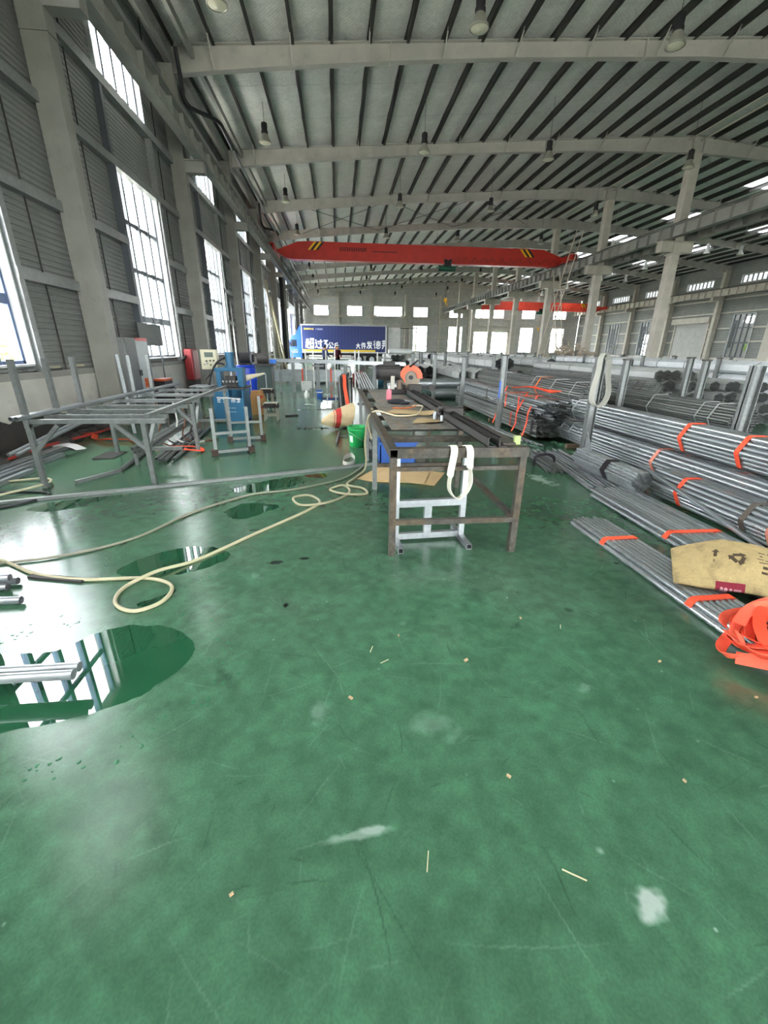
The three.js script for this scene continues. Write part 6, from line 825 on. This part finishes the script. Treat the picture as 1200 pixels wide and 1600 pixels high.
  x.fillStyle = '#e8c83c'; x.beginPath(); x.ellipse(80, 78, 22, 22, 0, 0, 7); x.fill(); ['de', 'bang', 'kuai', 'di'].forEach((k, i) => glyph(k, 110 + i * 46, 56, 42, 44, 5, '#e8c83c')); x.fillStyle = '#b9c0d8'; x.font = 'bold 48px sans-serif'; x.fillText('95353', 380, 98); x.fillRect(340, 66, 22, 6); x.fillRect(346, 66, 8, 32);
  const tx = new THREE.CanvasTexture(cv); tx.colorSpace = THREE.SRGBColorSpace;
  const o = thing('lorry', 'long lorry with blue cab and dark blue lettered box standing across the hall', 'lorry', [0, 0, -47]);
  const blue = painted(0x1a4fd0, 0.35), bw = 2.5, z1 = bw / 2;
  mb().span(-3.42, 4.95, 1.12, 3.62, -z1, z1 - 0.012).build('cargo_box', MAT.white, o);
  const pg = new THREE.PlaneGeometry(8.25, 2.4); pg.translate(0.72, 2.37, z1 + 0.002); mesh('side_print', pg, std(0xffffff, 0.5, 0, { map: tx }), o);
  mb().span(-3.45, 4.98, 3.6, 3.68, -z1 - 0.02, z1 + 0.02).span(-3.45, -3.38, 1.1, 3.62, -z1 - 0.02, z1 + 0.02).span(4.92, 4.98, 1.1, 3.62, -z1 - 0.02, z1 + 0.02).span(-3.45, 4.98, 1.06, 1.14, -z1 - 0.02, z1 + 0.02).build('box_edging', painted(0xb9bcc0, 0.5), o);
  mb().span(-4.4, 4.9, 0.78, 1.06, -0.5, 0.5).build('chassis', MAT.dark, o);
  const prof = [[-4.74, 0.62], [-4.76, 1.5], [-4.6, 2.35], [-4.42, 2.55], [-4.0, 2.75], [-3.62, 3.5], [-3.5, 3.5], [-3.5, 0.62]];
  mb().prism(prof, 2.3, new THREE.Matrix4().makeTranslation(0, 0, -1.15)).build('cab', blue, o);
  mb().prism([[-4.62, 1.62], [-4.5, 2.25], [-3.95, 2.25], [-3.95, 1.62]], 0.01, new THREE.Matrix4().makeTranslation(0, 0, 1.15)).build('cab_window', std(0x1c232c, 0.1), o); mb().prism([[-4.74, 1.6], [-4.62, 2.3], [-4.6, 2.3], [-4.72, 1.6]], 2.0, new THREE.Matrix4().makeTranslation(-0.03, 0, -1)).build('windscreen', std(0x1c232c, 0.1), o);
  mb().span(-4.5, -3.9, 1.1, 1.14, 1.15, 1.17).span(-4.3, -3.9, 1.3, 1.33, 1.15, 1.17).build('cab_trim', MAT.white, o); mb().rbox(-4.62, 1.9, 1.32, 0.12, 0.34, 0.1, 0.03).build('mirror', MAT.black, o);
  for (const xx of [-3.85, 2.2, 3.5]) for (const s of [-1, 1]) { const w = mb(); w.cyl(V(xx, 0.48, s * 0.8), V(xx, 0.48, s * 1.12), 0.48, 0.48, 28); const m = w.build('wheel', MAT.rubber, o); mb().cyl(V(xx, 0.48, s * 1.1), V(xx, 0.48, s * 1.14), 0.26, 0.26, 20).build('hub', MAT.galv, m); }
  mb().span(-2.8, 1.4, 0.5, 0.62, z1 - 0.1, z1 - 0.06).span(-2.8, 1.4, 0.75, 0.85, z1 - 0.1, z1 - 0.06).build('side_guard', MAT.white, o);
  const t = thing('white_container', 'plain white container standing against the tail of the lettered lorry', 'container', [6.1, 0, -47.3]); mb().span(-0.95, 0.3, 0.9, 3.55, -1.1, 1.1).build('body', MAT.white, t); mb().span(-0.97, 2.0, 3.5, 3.6, -1.12, 1.12).span(1.9, 2.0, 0, 3.5, -1.12, -1.0).span(1.9, 2.0, 0, 3.5, 1.0, 1.12).span(1.25, 1.33, 0, 3.5, 1.0, 1.1).build('frame', MAT.girderR, t); for (const q of [-0.8, 0.2]) mb().span(q - 0.05, q + 0.05, 0, 0.9, -1.05, 1.05).build('leg', MAT.dark, t);
}
// ---------- two workers behind the channel rack ----------
function figure(pos, ry, label, top, legs, armUp) {
  const o = thing('person', label, 'person', pos, ry), cell = 0.024, J = (a, b, r1, r2) => ({ a: V(...a), b: V(...b), r1, r2 });
  const bones = [J([0, 0.92, 0], [0, 1.3, 0], 0.14, 0.17), J([0, 1.3, 0], [0, 1.42, 0], 0.15, 0.06), J([-0.16, 1.33, 0], [0.16, 1.33, 0], 0.075, 0.075), J([-0.085, 0.9, 0], [-0.1, 0.48, 0.02], 0.1, 0.065), J([-0.1, 0.48, 0.02], [-0.11, 0.09, -0.02], 0.062, 0.045), J([0.085, 0.9, 0], [0.11, 0.48, 0.03], 0.1, 0.065), J([0.11, 0.48, 0.03], [0.12, 0.09, 0], 0.062, 0.045), J([-0.11, 0.05, -0.02], [-0.13, 0.04, 0.14], 0.05, 0.04), J([0.12, 0.05, 0], [0.14, 0.04, 0.16], 0.05, 0.04),
    J([-0.19, 1.32, 0], [-0.26, 1.05, 0.04], 0.06, 0.047), J([-0.26, 1.05, 0.04], [-0.2, 0.95, 0.26], 0.045, 0.034), J([0.19, 1.32, 0], [0.26, 1.05, 0.04], 0.06, 0.047), J([0.26, 1.05, 0.04], [0.2, 0.95, 0.26], 0.045, 0.034), J([0, 1.4, 0], [0, 1.5, 0.015], 0.05, 0.05), J([0, 1.53, 0.02], [0, 1.6, 0.01], 0.085, 0.095)];
  for (const s of [-1, 1]) for (let f = 0; f < 4; f++) bones.push(J([s * (0.185 + 0.012 * f), 0.94, 0.28], [s * (0.17 + 0.012 * f), 0.92, 0.36 - 0.008 * f], 0.016, 0.012)); for (const s of [-1, 1]) bones.push(J([s * 0.19, 0.955, 0.27], [s * 0.15, 0.96, 0.31], 0.014, 0.011)); bones.push(J([0, 1.545, 0.1], [0, 1.53, 0.125], 0.018, 0.014)); for (const s of [-1, 1]) bones.push(J([s * 0.095, 1.57, 0], [s * 0.1, 1.55, 0], 0.02, 0.016));
  const field = p => { let d = 1e9; const k = 26; let acc = 0; for (const q of bones) { const ab = q.b.clone().sub(q.a), t = Math.max(0, Math.min(1, p.clone().sub(q.a).dot(ab) / ab.lengthSq())); const e = p.distanceTo(q.a.clone().addScaledVector(ab, t)) - (q.r1 + (q.r2 - q.r1) * t); acc += Math.exp(-k * 2 * Math.max(e, -0.2)); } return -Math.log(acc) / (k * 2); };
  const R = 64, size = 0.88, mc = new MarchingCubes(R, new THREE.MeshBasicMaterial(), false, false, 60000); mc.isolation = 0;
  for (let k = 0; k < R; k++) for (let j = 0; j < R; j++) for (let i = 0; i < R; i++) mc.field[k * R * R + j * R + i] = -field(V((i / R * 2 - 1) * size, (j / R * 2 - 1) * size + 0.84, (k / R * 2 - 1) * size));
  mc.update(); const n = mc.count, pa = new Float32Array(n * 3), na = new Float32Array(n * 3), ca = new Float32Array(n * 3), skin = new THREE.Color(0xc08a68), tc = new THREE.Color(top), lc = new THREE.Color(legs), hair = new THREE.Color(0x17130f), shoe = new THREE.Color(0x201c1a);
  for (let i = 0; i < n; i++) { const x = mc.positionArray[3 * i] * size, y = mc.positionArray[3 * i + 1] * size + 0.84, z = mc.positionArray[3 * i + 2] * size; pa.set([x, y, z], 3 * i); na.set([mc.normalArray[3 * i], mc.normalArray[3 * i + 1], mc.normalArray[3 * i + 2]], 3 * i); const c = y > 1.6 || (y > 1.5 && z < 0.0) ? hair : y > 1.41 ? skin : (z > 0.22 && y > 0.85) ? skin : y > 0.9 ? tc : y > 0.1 ? lc : shoe; ca.set([c.r, c.g, c.b], 3 * i); }
  const g = new THREE.BufferGeometry(); g.setAttribute('position', new THREE.BufferAttribute(pa, 3)); g.setAttribute('normal', new THREE.BufferAttribute(na, 3)); g.setAttribute('color', new THREE.BufferAttribute(ca, 3));
  mesh('body', g, std(0xffffff, 0.8, 0, { vertexColors: true }), o); return o;
}
figure([0.0, 0, -30.6], 0.2, 'person in a dark red jacket and black trousers standing before the lorry', 0x4a1420, 0x14151a); figure([-0.82, 0, -31], 2.4, 'person in a dark blue jacket bending arms forward before the lorry', 0x1d2c58, 0x1c1c22);
// ---------- greenery outside the windows ----------
{
  const leaf = new THREE.MeshPhysicalMaterial({ color: 0x8cb84a, roughness: 0.9, transmission: 0.35, thickness: 0, side: THREE.DoubleSide }), bark = painted(0x6a5a48, 0.9);
  const tree = (x, z, h, r, label) => { const o = thing('tree', label, 'tree', [x, -0.3, z], 0, 'trees outside the windows'); mb().cyl(V(0, 0, 0), V(0.05, h * 0.6, 0), 0.12, 0.06, 8).build('trunk', bark, o); const pos = []; for (let i = 0; i < 1400; i++) { const a = rnd() * 6.28, b = Math.acos(2 * rnd() - 1), q = r * Math.cbrt(rnd()), c = V(Math.sin(b) * Math.cos(a) * q, h * 0.65 + Math.cos(b) * q * 0.9, Math.sin(b) * Math.sin(a) * q), u = V(rr(-1, 1), rr(-1, 1), rr(-1, 1)).normalize().multiplyScalar(0.12), w = V(rr(-1, 1), rr(-1, 1), rr(-1, 1)).normalize().multiplyScalar(0.1); pos.push(c.x, c.y, c.z, c.x + u.x, c.y + u.y, c.z + u.z, c.x + w.x, c.y + w.y, c.z + w.z); } const g = new THREE.BufferGeometry(); g.setAttribute('position', new THREE.Float32BufferAttribute(pos, 3)); g.computeVertexNormals(); const m = mesh('foliage', g, leaf, o); m.userData.kind = 'stuff'; };
  for (const [x, z, h, r] of [[38.25, -38.6, 3.6, 0.55], [38.25, -51.8, 3.4, 0.55], [38.25, -58.4, 3.6, 0.55], [12.8, -75, 4, 1.6], [18, -76, 4.4, 1.7], [29, -76, 5, 2], [34, -76, 4.5, 1.8]]) tree(x, z, h, r, 'young leafy tree standing outside the hall windows');
  tree(-8.2, -13.4, 2.6, 1.0, 'young leafy tree standing outside the hall windows');
}
renderer.render(scene, camera);
